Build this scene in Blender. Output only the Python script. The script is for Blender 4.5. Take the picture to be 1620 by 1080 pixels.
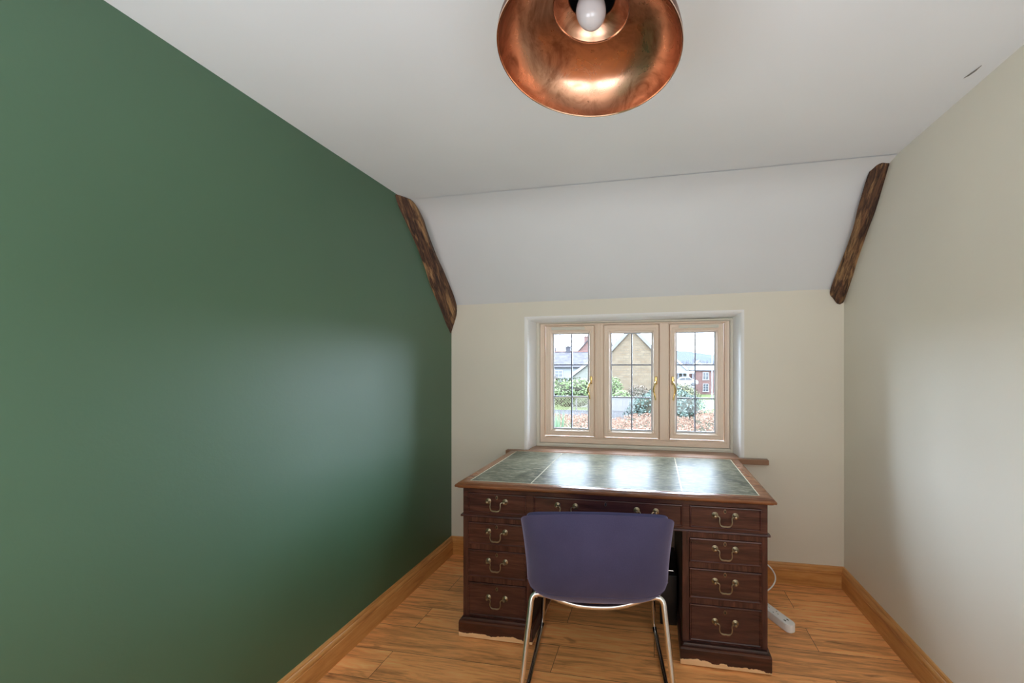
import bpy, bmesh, math, random
from mathutils import Vector, Matrix, noise

for o in list(bpy.data.objects):
    bpy.data.objects.remove(o, do_unlink=True)
S = bpy.context.scene
COL = S.collection
random.seed(7)

# ------------------------------------------------------------------ camera
F_PX = 680.0; PX0 = 906.5; PY0 = 577.0
YAW = math.atan((1035.0 - PX0) / F_PX)
CAMH = 1.36
cd = bpy.data.cameras.new('camera'); cam = bpy.data.objects.new('camera', cd); COL.objects.link(cam)
cd.sensor_fit = 'HORIZONTAL'; cd.sensor_width = 36.0; cd.lens = F_PX / 1620.0 * 36.0
cd.shift_x = -(PX0 - 810.0) / 1620.0
cd.shift_y = (PY0 - 540.0) / 1620.0
cd.clip_start = 0.02; cd.clip_end = 3000
cam.location = (0, 0, CAMH); cam.rotation_euler = (math.pi / 2, 0, YAW)
S.camera = cam

# ------------------------------------------------------------------ colour management
S.view_settings.view_transform = 'Standard'; S.view_settings.look = 'None'
S.view_settings.gamma = 1.0; S.view_settings.use_curve_mapping = False
S.view_settings.exposure = 0.0

# ------------------------------------------------------------------ sky: overcast, three times brighter overhead than at the horizon
w = bpy.data.worlds.new('overcast_sky'); S.world = w; w.use_nodes = True
wn = w.node_tree; wn.nodes.clear()
tc = wn.nodes.new('ShaderNodeTexCoord'); sx = wn.nodes.new('ShaderNodeSeparateXYZ')
wn.links.new(tc.outputs['Generated'], sx.inputs[0])
rp = wn.nodes.new('ShaderNodeValToRGB')
rp.color_ramp.elements[0].position = 0.0; rp.color_ramp.elements[0].color = (0.28, 0.31, 0.345, 1)
rp.color_ramp.elements[1].position = 1.0; rp.color_ramp.elements[1].color = (0.80, 0.94, 1.12, 1)
e = rp.color_ramp.elements.new(0.12); e.color = (0.335, 0.41, 0.515, 1)
wn.links.new(sx.outputs['Z'], rp.inputs[0])
bgn = wn.nodes.new('ShaderNodeBackground'); bgn.inputs['Strength'].default_value = 58
wn.links.new(rp.outputs[0], bgn.inputs['Color'])
wo = wn.nodes.new('ShaderNodeOutputWorld'); wn.links.new(bgn.outputs[0], wo.inputs['Surface'])

# ------------------------------------------------------------------ added fill light in an unseen rear window
REAR_Y = -1.30
ad = bpy.data.lights.new('rear_fill_light', 'AREA'); ad.shape = 'RECTANGLE'; ad.size = 1.9; ad.size_y = 1.45
ad.energy = 9; ad.color = (0.97, 0.985, 1.0)
al = bpy.data.objects.new('rear_fill_light', ad); COL.objects.link(al)
al.location = (-0.10, REAR_Y - 0.22, 1.30); al.rotation_euler = (math.pi / 2, 0, 0)   # faces +Y, into the room
# two added fill lights behind the camera, no lamps there, thrown at the ceiling
for ux in (-0.78, 0.52):
    ud = bpy.data.lights.new('ceiling_fill_light', 'AREA'); ud.shape = 'RECTANGLE'; ud.size = 1.0; ud.size_y = 0.95
    ud.energy = 27; ud.color = (0.88, 0.965, 1.06)
    uo = bpy.data.objects.new('ceiling_fill_light', ud); COL.objects.link(uo)
    uo.location = (ux, -0.62, 0.75); uo.rotation_euler = (math.radians(172), 0, 0)
pd = bpy.data.lights.new('window_portal', 'AREA'); pd.shape = 'RECTANGLE'; pd.size = 1.44; pd.size_y = 0.96; pd.cycles.is_portal = True   # sampling aid for the sky only, gives no light itself
po = bpy.data.objects.new('window_portal', pd); COL.objects.link(po); po.location = (-0.16, 3.21, 1.22); po.rotation_euler = (-math.pi / 2, 0, 0)

# ================================================================== helpers
def link(ob, parent=None):
    COL.objects.link(ob)
    if parent is not None: ob.parent = parent
    return ob

def tag(o, label=None, cat=None, group=None, kind=None):
    if label: o['label'] = label
    if cat: o['category'] = cat
    if group: o['group'] = group
    if kind: o['kind'] = kind
    return o

def empty(name, loc, rz=0.0, parent=None):
    o = bpy.data.objects.new(name, None); o.empty_display_size = 0.05
    o.location = loc; o.rotation_euler = (0, 0, rz)
    return link(o, parent)

class MB:
    """collects shapes, builds ONE mesh object"""
    def __init__(s): s.bm = bmesh.new(); s.mi = 0
    def _fin(s, faces):
        for f in faces: f.material_index = s.mi
    def box(s, x0, x1, y0, y1, z0, z1, bevel=0.0, seg=2, mat=None):
        vs = [s.bm.verts.new(p) for p in ((x0,y0,z0),(x1,y0,z0),(x1,y1,z0),(x0,y1,z0),(x0,y0,z1),(x1,y0,z1),(x1,y1,z1),(x0,y1,z1))]
        if mat is not None:
            for v in vs: v.co = mat @ v.co
        q = [(3,2,1,0),(4,5,6,7),(0,1,5,4),(1,2,6,5),(2,3,7,6),(3,0,4,7)]
        fs = [s.bm.faces.new([vs[i] for i in k]) for k in q]
        s._fin(fs)
        if bevel > 0:
            es = list({e for f in fs for e in f.edges})
            r = bmesh.ops.bevel(s.bm, geom=es, offset=bevel, segments=seg, profile=0.5, affect='EDGES', clamp_overlap=True)
            s._fin(r['faces'])
        return s
    def quad(s, pts):
        f = s.bm.faces.new([s.bm.verts.new(p) for p in pts]); s._fin([f]); return s
    def grid(s, rows, close_u=False, close_v=False):
        vs = [[s.bm.verts.new(p) for p in r] for r in rows]
        n = len(vs); m = len(vs[0]); fs = []
        for i in range(n if close_v else n - 1):
            for j in range(m if close_u else m - 1):
                a, b, c_, d = vs[i][j], vs[i][(j+1) % m], vs[(i+1) % n][(j+1) % m], vs[(i+1) % n][j]
                try: fs.append(s.bm.faces.new((a, b, c_, d)))
                except ValueError: pass
        s._fin(fs); return vs
    def tube(s, pts, r, seg=10, caps=True, closed=False):
        pts = [Vector(p) for p in pts]; n = len(pts)
        rr = r if isinstance(r, (list, tuple)) else [r] * n
        rows = []; up = None
        for i, p in enumerate(pts):
            if closed: t = (pts[(i+1) % n] - pts[i-1]).normalized()
            else: t = (pts[min(i+1, n-1)] - pts[max(i-1, 0)]).normalized()
            if up is None:
                up = Vector((0,0,1)) if abs(t.z) < 0.9 else Vector((1,0,0))
            a = t.cross(up).normalized(); up = a.cross(t).normalized()
            rows.append([p + rr[i] * (math.cos(2*math.pi*k/seg) * a + math.sin(2*math.pi*k/seg) * up) for k in range(seg)])
        vs = s.grid(rows, close_u=True, close_v=closed)
        if caps and not closed:
            for ring in (vs[0], vs[-1]):
                try: s._fin([s.bm.faces.new(ring)])
                except ValueError: pass
        return s
    def lathe(s, prof, seg=48, mat=None, cap0=False, cap1=False):
        rows = []
        for r, z in prof:
            rows.append([Vector((r*math.cos(2*math.pi*k/seg), r*math.sin(2*math.pi*k/seg), z)) for k in range(seg)])
        if mat is not None: rows = [[mat @ p for p in r] for r in rows]
        vs = s.grid(rows, close_u=True)
        if cap0: s._fin([s.bm.faces.new(vs[0])])
        if cap1: s._fin([s.bm.faces.new(vs[-1])])
        return s
    def prism(s, poly, axis, a, b):
        """poly of 2-D points extruded along axis from a to b. axis 'x': (y,z); 'y': (x,z); 'z': (x,y)"""
        def P(u, v, t): return {'x': (t,u,v), 'y': (u,t,v), 'z': (u,v,t)}[axis]
        A = [s.bm.verts.new(P(u, v, a)) for u, v in poly]; B = [s.bm.verts.new(P(u, v, b)) for u, v in poly]
        n = len(poly); fs = [s.bm.faces.new(A), s.bm.faces.new(B)]
        for i in range(n): fs.append(s.bm.faces.new((A[i], A[(i+1) % n], B[(i+1) % n], B[i])))
        s._fin(fs); return s
    def build(s, name, mats, parent=None, smooth=False, angle=0.6, weld=False):
        if weld: bmesh.ops.remove_doubles(s.bm, verts=s.bm.verts, dist=1e-5)
        bmesh.ops.recalc_face_normals(s.bm, faces=s.bm.faces)
        me = bpy.data.meshes.new(name); s.bm.to_mesh(me); s.bm.free()
        if not isinstance(mats, (list, tuple)): mats = [mats]
        for m in mats: me.materials.append(m)
        if smooth:
            for p in me.polygons: p.use_smooth = True
            try: me.set_sharp_from_angle(angle=angle)
            except Exception: pass
        o = bpy.data.objects.new(name, me)
        return link(o, parent)

def smooth_path(pts, n=8):
    """Catmull-Rom through pts"""
    P = [Vector(p) for p in pts]; P = [2*P[0]-P[1]] + P + [2*P[-1]-P[-2]]; out = []
    for i in range(1, len(P)-2):
        for k in range(n):
            t = k / n; p0, p1, p2, p3 = P[i-1:i+3]
            out.append(0.5*((2*p1)+(-p0+p2)*t+(2*p0-5*p1+4*p2-p3)*t*t+(-p0+3*p1-3*p2+p3)*t**3))
    out.append(P[-2]); return out

def fillet_path(pts, r, n=6):
    P = [Vector(p) for p in pts]; out = [P[0]]
    for i in range(1, len(P)-1):
        a = (P[i-1]-P[i]); b = (P[i+1]-P[i]); rr = min(r, a.length*0.48, b.length*0.48)
        A = P[i] + a.normalized()*rr; B = P[i] + b.normalized()*rr
        for k in range(n+1):
            t = k/n; out.append((1-t)**2*A + 2*t*(1-t)*P[i] + t*t*B)
    out.append(P[-1]); return out

# ================================================================== materials
def M(name, col, rough=0.5, metal=0.0, **kw):
    m = bpy.data.materials.new(name); m.use_nodes = True
    b = m.node_tree.nodes['Principled BSDF']
    b.inputs['Base Color'].default_value = (*col, 1); b.inputs['Roughness'].default_value = rough; b.inputs['Metallic'].default_value = metal
    for k, v in kw.items(): b.inputs[k].default_value = v
    return m
class NT:
    def __init__(s, m): s.t = m.node_tree; s.b = s.t.nodes['Principled BSDF']
    def n(s, typ, **kw):
        x = s.t.nodes.new(typ)
        for k, v in kw.items():
            if k in x.inputs: x.inputs[k].default_value = v
            else: setattr(x, k, v)
        return x
    def l(s, a, b): s.t.links.new(a, b)
    def coords(s, scale=(1,1,1), rot=(0,0,0), loc=(0,0,0), kind='Object'):
        tc = s.n('ShaderNodeTexCoord'); mp = s.n('ShaderNodeMapping')
        mp.inputs['Scale'].default_value = scale; mp.inputs['Rotation'].default_value = rot; mp.inputs['Location'].default_value = loc
        s.l(tc.outputs[kind], mp.inputs[0]); return mp.outputs[0]
    def noise(s, vec, scale=5, detail=4, rough=0.55, dist=0.0):
        x = s.n('ShaderNodeTexNoise'); x.inputs['Scale'].default_value = scale; x.inputs['Detail'].default_value = detail
        x.inputs['Roughness'].default_value = rough; x.inputs['Distortion'].default_value = dist
        if vec is not None: s.l(vec, x.inputs['Vector'])
        return x.outputs['Fac']
    def ramp(s, fac, stops):
        r = s.n('ShaderNodeValToRGB'); el = r.color_ramp.elements
        el[0].position, el[0].color = stops[0][0], (*stops[0][1], 1); el[1].position, el[1].color = stops[-1][0], (*stops[-1][1], 1)
        for p, c_ in stops[1:-1]:
            q = el.new(p); q.color = (*c_, 1)
        s.l(fac, r.inputs[0]); return r.outputs[0]
    def mix(s, fac, a, b, mode='MIX'):
        x = s.n('ShaderNodeMix', data_type='RGBA', blend_type=mode)
        if isinstance(fac, (int, float)): x.inputs[0].default_value = fac
        else: s.l(fac, x.inputs[0])
        for i, v in ((6, a), (7, b)):
            if isinstance(v, tuple): x.inputs[i].default_value = (*v, 1)
            else: s.l(v, x.inputs[i])
        return x.outputs[2]
    def math(s, op, a, b=None, clamp=False):
        x = s.n('ShaderNodeMath', operation=op, use_clamp=clamp)
        for i, v in ((0, a), (1, b)):
            if v is None: continue
            if isinstance(v, (int, float)): x.inputs[i].default_value = v
            else: s.l(v, x.inputs[i])
        return x.outputs[0]
    def bump(s, h, strength=0.2, dist=0.002):
        x = s.n('ShaderNodeBump'); x.inputs['Strength'].default_value = strength; x.inputs['Distance'].default_value = dist
        s.l(h, x.inputs['Height']); s.l(x.outputs[0], s.b.inputs['Normal']); return x
    def color(s, c_): s.l(c_, s.b.inputs['Base Color'])

def painted(name, col, rough, bump=0.12, scale=55, bdist=0.0015, wob=0.03):
    m = M(name, col, rough); t = NT(m); v = t.coords()
    big = t.noise(v, 1.3, 2)
    lo = tuple(c_*(1-wob) for c_ in col); hi = tuple(c_*(1+wob) for c_ in col)
    t.color(t.ramp(big, [(0.3, lo), (0.7, hi)]))
    fine = t.noise(v, scale, 3, 0.6); mid = t.noise(v, 7, 3)
    t.bump(t.math('ADD', fine, t.math('MULTIPLY', mid, 1.2)), bump, bdist)
    return m
def wood(name, dark, mid, light, scale=(1.2, 14, 14), rough=0.4, grain_bump=0.15, nscale=3.0, **kw):
    m = M(name, mid, rough, **kw); t = NT(m); v = t.coords(scale)
    a = t.noise(v, nscale, 6, 0.62, 0.6); b = t.noise(v, nscale*4, 3, 0.6)
    f = t.math('ADD', t.math('MULTIPLY', a, 0.75), t.math('MULTIPLY', b, 0.25))
    t.color(t.ramp(f, [(0.32, dark), (0.5, mid), (0.68, light)]))
    t.bump(f, grain_bump, 0.001); return m

mat_ceiling = painted('ceiling_paint', (0.76, 0.785, 0.81), 0.75, 0.10, 40)
mat_cream = painted('stone_white_wall_paint', (0.79, 0.75, 0.645), 0.55, 0.12, 60)
mat_reveal = painted('lit_reveal_paint', (0.90, 0.895, 0.88), 0.6, 0.1, 50)  # window brightness on the reveals put into a whiter paint colour
mat_green = painted('dark_green_wall_paint', (0.050, 0.124, 0.064), 0.50, 0.22, 90, 0.0012, 0.05)
mat_pine = wood('varnished_pine', (0.40, 0.15, 0.040), (0.62, 0.29, 0.085), (0.74, 0.40, 0.15), (1.0, 1.0, 9), 0.32, 0.05, 2.2)
mat_pine_y = wood('varnished_pine_lengthwise', (0.40, 0.15, 0.040), (0.62, 0.29, 0.085), (0.74, 0.40, 0.15), (9, 1.0, 9), 0.32, 0.05, 2.2)
mat_pine_x = wood('varnished_pine_across', (0.40, 0.15, 0.040), (0.62, 0.29, 0.085), (0.74, 0.40, 0.15), (1.0, 9, 9), 0.32, 0.05, 2.2)
mat_sill = wood('stained_sill_wood', (0.20, 0.10, 0.06), (0.30, 0.16, 0.095), (0.38, 0.21, 0.125), (1, 12, 12), 0.3, 0.05)
mat_mahog = wood('dark_mahogany', (0.020, 0.007, 0.006), (0.062, 0.020, 0.016), (0.118, 0.042, 0.030), (1.4, 10, 16), 0.27, 0.06, 2.5)
mat_mahog_v = wood('dark_mahogany_upright', (0.020, 0.007, 0.006), (0.062, 0.020, 0.016), (0.118, 0.042, 0.030), (14, 10, 1.4), 0.27, 0.06, 2.5)
mat_mahog_top = wood('lighter_mahogany_edge', (0.11, 0.035, 0.014), (0.22, 0.085, 0.036), (0.33, 0.15, 0.07), (1.4, 10, 10), 0.24, 0.05, 2.5)  # mahogany in a lighter tone than the carcase
mat_recess = M('dark_shade_wood', (0.012, 0.007, 0.006), 0.6)  # near-black colour carries the shade of kneehole and plinth gap
mat_brass_old = M('aged_brass', (0.34, 0.285, 0.19), 0.30, 1.0)
mat_brass = M('polished_brass', (0.80, 0.58, 0.24), 0.16, 1.0)
mat_chrome = M('chrome', (0.74, 0.74, 0.75), 0.09, 1.0)
mat_white_plastic = M('white_plastic', (0.93, 0.92, 0.91), 0.35)
mat_black_plastic = M('black_plastic', (0.008, 0.008, 0.009), 0.4)
mat_slot = M('socket_slot', (0.05, 0.05, 0.05), 0.6)
mat_upvc = wood('cream_window_frame', (0.87, 0.70, 0.56), (0.88, 0.71, 0.57), (0.89, 0.72, 0.58), (6, 6, 6), 0.42, 0.0)
mat_bead = M('pale_frame_bead', (0.76, 0.72, 0.62), 0.45)
mat_lead = M('grey_glazing_bar', (0.16, 0.17, 0.22), 0.45)
mat_spacer = M('grey_glazing_spacer', (0.55, 0.56, 0.60), 0.4)

mat_green.node_tree.nodes['Principled BSDF'].inputs['Specular IOR Level'].default_value = 1.0
# floor boards running across the room
m = M('oak_floor_boards', (0.25, 0.12, 0.05), 0.36); t = NT(m); mat_floor = m
v0 = t.coords((1, 1, 1))
br = t.n('ShaderNodeTexBrick'); t.l(v0, br.inputs['Vector'])
br.offset = 0.37; br.inputs['Scale'].default_value = 1.0; br.inputs['Brick Width'].default_value = 1.22; br.inputs['Row Height'].default_value = 0.185
br.inputs['Mortar Size'].default_value = 0.0012; br.inputs['Mortar Smooth'].default_value = 0.1
br.inputs['Color1'].default_value = (0, 0, 0, 1); br.inputs['Color2'].default_value = (1, 1, 1, 1); br.inputs['Mortar'].default_value = (0.5, 0.5, 0.5, 1)
# shift the grain per board
cmb = t.n('ShaderNodeVectorMath', operation='MULTIPLY_ADD'); t.l(br.outputs['Color'], cmb.inputs[0])
cmb.inputs[1].default_value = (3.7, 2.1, 5.3); t.l(v0, cmb.inputs[2])
mp = t.n('ShaderNodeMapping'); mp.inputs['Scale'].default_value = (1.1, 11.0, 1); t.l(cmb.outputs[0], mp.inputs[0])
g1 = t.noise(mp.outputs[0], 2.2, 7, 0.62, 1.1); g2 = t.noise(mp.outputs[0], 9, 4, 0.6, 0.3)
mp2 = t.n('ShaderNodeMapping'); mp2.inputs['Scale'].default_value = (2.2, 6.5, 1); t.l(cmb.outputs[0], mp2.inputs[0])
kn = t.noise(mp2.outputs[0], 2.0, 3, 0.5, 0.8)
g = t.math('ADD', t.math('MULTIPLY', g1, 0.72), t.math('MULTIPLY', g2, 0.28))
colr = t.ramp(g, [(0.28, (0.075, 0.032, 0.013)), (0.42, (0.205, 0.097, 0.039)), (0.56, (0.315, 0.158, 0.067)), (0.72, (0.41, 0.225, 0.105))])
colr = t.mix(1.0, colr, (3.5, 3.2, 2.75), 'MULTIPLY')
knot = t.ramp(kn, [(0.66, (1, 1, 1)), (0.78, (0.38, 0.30, 0.25))])
colr = t.mix(0.8, colr, knot, 'MULTIPLY')
tone = t.ramp(br.outputs['Color'], [(0.0, (0.84, 0.82, 0.80)), (1.0, (1.12, 1.12, 1.10))])
colr = t.mix(1.0, colr, tone, 'MULTIPLY')
colr = t.mix(br.outputs['Fac'], colr, (0.07, 0.03, 0.012))
t.color(colr); t.bump(g, 0.10, 0.001)
t.l(t.ramp(g, [(0.3, (0.45,)*3), (0.7, (0.32,)*3)]), t.b.inputs['Roughness'])

# weathered timber
m = M('rough_old_oak', (0.07, 0.035, 0.018), 0.75); t = NT(m); mat_beam = m
r0 = t.coords((1, 1, 1), (math.radians(-42.5), 0, 0))      # turn so that z runs along the sloping timber
def _sc(k):
    q = t.n('ShaderNodeMapping'); q.inputs['Scale'].default_value = k; t.l(r0, q.inputs[0]); return q.outputs[0]
v = _sc((34, 34, 3.6)); vb = _sc((13, 13, 3.2))
a = t.noise(v, 1.6, 7, 0.68, 1.2); b2 = t.noise(vb, 1.1, 4, 0.6, 0.8)
c1 = t.ramp(a, [(0.36, (0.016, 0.007, 0.005)), (0.5, (0.080, 0.034, 0.018)), (0.64, (0.20, 0.095, 0.040))])
c2 = t.ramp(a, [(0.38, (0.07, 0.032, 0.014)), (0.62, (0.44, 0.25, 0.11))])
t.color(t.mix(t.ramp(b2, [(0.50, (0, 0, 0)), (0.60, (1, 1, 1))]), c1, c2)); t.bump(a, 0.9, 0.006)

# leather of the desk top: dark green, worn, waxed
m = M('worn_green_leather', (0.05, 0.05, 0.03), 0.36); t = NT(m); mat_leather = m
v = t.coords((3, 3, 3)); vs = t.coords((6, 30, 6))
a = t.noise(v, 2.0, 5, 0.6, 0.6); b2 = t.noise(vs, 3.0, 5, 0.65, 0.7); c3 = t.noise(v, 60, 4, 0.6)
t.color(t.mix(t.ramp(b2, [(0.50, (0, 0, 0)), (0.72, (1, 1, 1))]), t.ramp(a, [(0.35, (0.062, 0.062, 0.040)), (0.62, (0.15, 0.140, 0.092))]), (0.34, 0.305, 0.22)))
t.bump(t.math('ADD', t.math('MULTIPLY', c3, 0.6), b2), 0.35, 0.0012)
t.b.inputs['Specular IOR Level'].default_value = 0.024
mat_tooling = M('pale_tooled_line', (0.55, 0.50, 0.36), 0.5, **{'Specular IOR Level': 0.02})

# plinths with the finish worn off along the floor
m = M('worn_plinth_mahogany', (0.06, 0.018, 0.01), 0.35); t = NT(m); mat_plinth = m
v = t.coords((1, 1, 1)); sep = t.n('ShaderNodeSeparateXYZ'); t.l(v, sep.inputs[0])
vg = t.coords((1.4, 10, 16)); a = t.noise(vg, 2.5, 6, 0.62, 0.6)
base = t.ramp(a, [(0.32, (0.020, 0.006, 0.004)), (0.5, (0.055, 0.016, 0.009)), (0.68, (0.10, 0.03, 0.016))])
raw = t.ramp(a, [(0.3, (0.78, 0.47, 0.23)), (0.7, (0.93, 0.66, 0.40))])
ragged = t.noise(v, 26, 4, 0.65); slow = t.noise(v, 5.5, 2, 0.5)
line = t.math('ADD', t.math('MULTIPLY', ragged, 0.030), t.math('MULTIPLY', slow, 0.060))
worn = t.math('GREATER_THAN', t.math('SUBTRACT', line, 0.0215), sep.outputs['Z'])
t.color(t.mix(worn, base, raw)); t.bump(a, 0.1, 0.001)

# violet wool felt
m = M('violet_grey_wool', (0.115, 0.105, 0.205), 0.9); t = NT(m); mat_wool = m
v = t.coords(); a = t.noise(v, 420, 2, 0.7); b2 = t.noise(v, 6, 3)
t.color(t.ramp(t.math('ADD', t.math('MULTIPLY', a, 0.5), t.math('MULTIPLY', b2, 0.5)), [(0.35, (0.040, 0.039, 0.100)), (0.65, (0.060, 0.059, 0.140))]))
t.bump(a, 0.35, 0.0015)
t.b.inputs['Sheen Weight'].default_value = 0.55; t.b.inputs['Sheen Roughness'].default_value = 0.4; t.b.inputs['Sheen Tint'].default_value = (0.70, 0.66, 1.0, 1)

# copper
def copper(name, col, dark, rough):
    m = M(name, col, rough, 1.0); t = NT(m); v = t.coords((1, 1, 1))
    a = t.noise(v, 9, 5, 0.65, 1.5); sp = t.noise(v, 45, 3, 0.6)
    cc = t.ramp(a, [(0.34, dark), (0.52, col), (0.75, tuple(min(1, c_*1.15) for c_ in col))])
    cc = t.mix(t.ramp(sp, [(0.70, (0, 0, 0)), (0.78, (1, 1, 1))]), cc, (0.20, 0.10, 0.06))
    t.color(cc); t.l(t.ramp(a, [(0.3, (rough*1.5,)*3), (0.7, (rough*0.8,)*3)]), t.b.inputs['Roughness'])
    t.bump(t.noise(v, 14, 2), 0.05, 0.002); return m
mat_copper = copper('tarnished_copper', (0.50, 0.272, 0.175), (0.25, 0.112, 0.062), 0.27)
mat_copper_out = copper('dull_copper_outside', (0.17, 0.085, 0.055), (0.09, 0.045, 0.03), 0.4)
mat_bulb = M('opal_bulb_glass', (0.52, 0.50, 0.50), 0.12)
mat_black = M('black_enamel', (0.004, 0.004, 0.004), 0.5)

# clear glass (thin pane: lets daylight straight through, with a faint reflection)
m = bpy.data.materials.new('clear_glass'); m.use_nodes = True; nt = m.node_tree; nt.nodes.clear(); mat_glass = m
tr = nt.nodes.new('ShaderNodeBsdfTransparent'); gl = nt.nodes.new('ShaderNodeBsdfGlossy'); gl.inputs['Roughness'].default_value = 0.0
fr = nt.nodes.new('ShaderNodeFresnel'); fr.inputs['IOR'].default_value = 1.25
mx = nt.nodes.new('ShaderNodeMixShader'); ou = nt.nodes.new('ShaderNodeOutputMaterial')
tr.inputs['Color'].default_value = (0.97, 0.98, 0.98, 1)
nt.links.new(fr.outputs[0], mx.inputs[0]); nt.links.new(tr.outputs[0], mx.inputs[1]); nt.links.new(gl.outputs[0], mx.inputs[2]); nt.links.new(mx.outputs[0], ou.inputs['Surface'])

# ================================================================== room shell
XL, XR, YB = -1.44, 1.14, 2.89
WT = 0.30                                   # wall thickness
WX0, WX1, WZ0, WZ1 = -0.862, 0.533, 0.752, 1.672     # window opening
YF = 3.05                                   # front face of the window frame

b = MB(); b.box(XL-WT, XR+WT, REAR_Y-WT, YB+WT, -0.12, 0.0); o = b.build('floor', mat_floor); tag(o, kind='structure')
b = MB(); b.box(XL-WT, XL, REAR_Y-WT, YB+WT, 0.0, 2.60); o = b.build('wall_left', mat_green); tag(o, kind='structure')
b = MB(); b.box(XR, XR+WT, REAR_Y-WT, YB+WT, 0.0, 2.60); o = b.build('wall_right', mat_cream); tag(o, kind='structure')

# back wall with a deep opening whose plaster edges are rounded
b = MB()
def reveal_ring(inset, y, rz=None):
    r = inset; rz = r if rz is None else rz
    return [Vector((WX0 - r, y, WZ0)), Vector((WX0 - r, y, WZ1 - 0.006 + rz)), Vector((WX1 + r, y, WZ1 + 0.010 + rz)), Vector((WX1 + r, y, WZ0))]
b.box(XL, WX0-0.03, YB, YB+WT, 0, 1.90); b.box(WX1+0.03, XR, YB, YB+WT, 0, 1.90)
b.box(WX0-0.03, WX1+0.03, YB, YB+WT, 0, WZ0-0.015)
b.prism([(WX0-0.03, WZ1+0.024), (WX1+0.03, WZ1+0.040), (WX1+0.03, 1.90), (WX0-0.03, 1.90)], 'y', YB, YB+WT)
b.mi = 1
rows = []
for k in range(7):                          # quarter-round edge
    a = math.pi/2*k/6; rows.append(reveal_ring(0.03-0.022*math.sin(a), YB + 0.022*(1-math.cos(a))))
rows.append(reveal_ring(-0.012, YF-0.01, 0.0)); rows.append(reveal_ring(-0.012, YB+WT, 0.0))
b.grid(rows)
o = b.build('wall_back', [mat_cream, mat_reveal], smooth=True, angle=0.5); tag(o, kind='structure')

# wall behind the camera with the opening of the added rear window
RX0, RX1, RZ0, RZ1 = -1.05, 0.85, 0.58, 2.03
b = MB()
b.box(XL, RX0, REAR_Y-WT, REAR_Y, 0, 2.6); b.box(RX1, XR, REAR_Y-WT, REAR_Y, 0, 2.6)
b.box(RX0, RX1, REAR_Y-WT, REAR_Y, 0, RZ0); b.box(RX0, RX1, REAR_Y-WT, REAR_Y, RZ1, 2.6)
o = b.build('wall_front', mat_cream); tag(o, kind='structure')
b = MB()
yy0, yy1 = REAR_Y-0.12, REAR_Y-0.05
b.box(RX0, RX1, yy0, yy1, RZ0, RZ0+0.06, 0.006); b.box(RX0, RX1, yy0, yy1, RZ1-0.06, RZ1, 0.006)
for xx in (RX0, -0.17, RX1-0.07): b.box(xx, xx+(0.14 if xx == -0.17 else 0.07), yy0, yy1, RZ0+0.06, RZ1-0.06, 0.006)
b.box(RX0, RX1, REAR_Y-0.275, REAR_Y-0.262, RZ0, RZ1)      # blind added right behind the fill light to block the sky
o = b.build('added_rear_window', mat_upvc); tag(o, 'added cream window behind the camera, unseen, holding fill light', kind='structure')

# ceiling: level, then bending softly down to the head of the back wall
PROF = [(REAR_Y-WT, 2.352), (2.20, 2.352), (2.30, 2.349), (2.38, 2.338), (2.45, 2.312), (2.52, 2.262), (2.60, 2.172), (2.68, 2.075), (2.78, 1.950), (2.90, 1.800), (2.945, 1.745)]
b = MB(); rows = []
def ceil_dz(x): return -0.022 + 0.036*(x-XL)/(XR-XL)
xs = [XL-WT + (XR-XL+2*WT)*i/24 for i in range(25)]
fine = [(p.x, p.y) for p in smooth_path([Vector((y, z, 0)) for y, z in PROF], 5)]
for y, z in fine:
    rows.append([Vector((x, y, z + ceil_dz(x) + 0.004*noise.noise(Vector((x*1.5, y*1.5, 3.1))))) for x in xs])
b.grid(rows)
rows2 = [[Vector((x, y, max(z, 2.2) + 0.35)) for x in (xs[0], xs[-1])] for y, z in fine]
b.grid(rows2)
for edge in (0, -1):
    b.grid([[rows[k][edge] for k in range(len(rows))], [rows2[k][edge] for k in range(len(rows))]])
b.grid([rows[0], [rows2[0][0] + (rows2[0][1]-rows2[0][0])*i/24 for i in range(25)]])
b.grid([rows[-1], [rows2[-1][0] + (rows2[-1][1]-rows2[-1][0])*i/24 for i in range(25)]])
ceiling = b.build('ceiling', mat_ceiling, smooth=True, angle=0.9); tag(ceiling, kind='structure')
b = MB()       # short open crack in the ceiling plaster near the right wall
cz = 2.352 + 0.0125
b.tube([(1.066, 1.735, cz), (1.071, 1.718, cz-0.0015), (1.077, 1.695, cz-0.001), (1.080, 1.672, cz)], [0.0006, 0.0025, 0.0025, 0.0006], 6)
o = b.build('crack', M('dark_crack_plaster', (0.22, 0.21, 0.19), 0.9), ceiling); o['label'] = 'short dark crack in ceiling plaster'  # crack drawn in one dark plaster colour

# unseen slab added as a roof over the house end, keeps the sky out
b = MB(); b.box(XL-WT-0.02, XR+WT+0.02, REAR_Y-1.3, YB+WT+0.05, 2.72, 2.80); o = b.build('added_roof_slab', mat_recess); tag(o, kind='structure')

# skirting boards: square face, bead, ogee and thin cap
SK = [(0, 0), (0.021, 0), (0.021, 0.086), (0.0185, 0.089), (0.0185, 0.093), (0.0205, 0.096), (0.0195, 0.103), (0.015, 0.110), (0.012, 0.113), (0.012, 0.118), (0.008, 0.126), (0, 0.127)]
b = MB(); b.prism([(XL+u, z) for u, z in SK], 'y', REAR_Y, YB); o = b.build('baseboard_left', mat_pine_y); tag(o, kind='structure')
b = MB(); b.prism([(XR-u, z) for u, z in SK], 'y', REAR_Y, YB); o = b.build('baseboard_right', mat_pine_y); tag(o, kind='structure')
b = MB(); b.prism([(YB-u, z) for u, z in SK], 'x', XL, XR); o = b.build('baseboard_back', mat_pine_x); tag(o, kind='structure')

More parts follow.
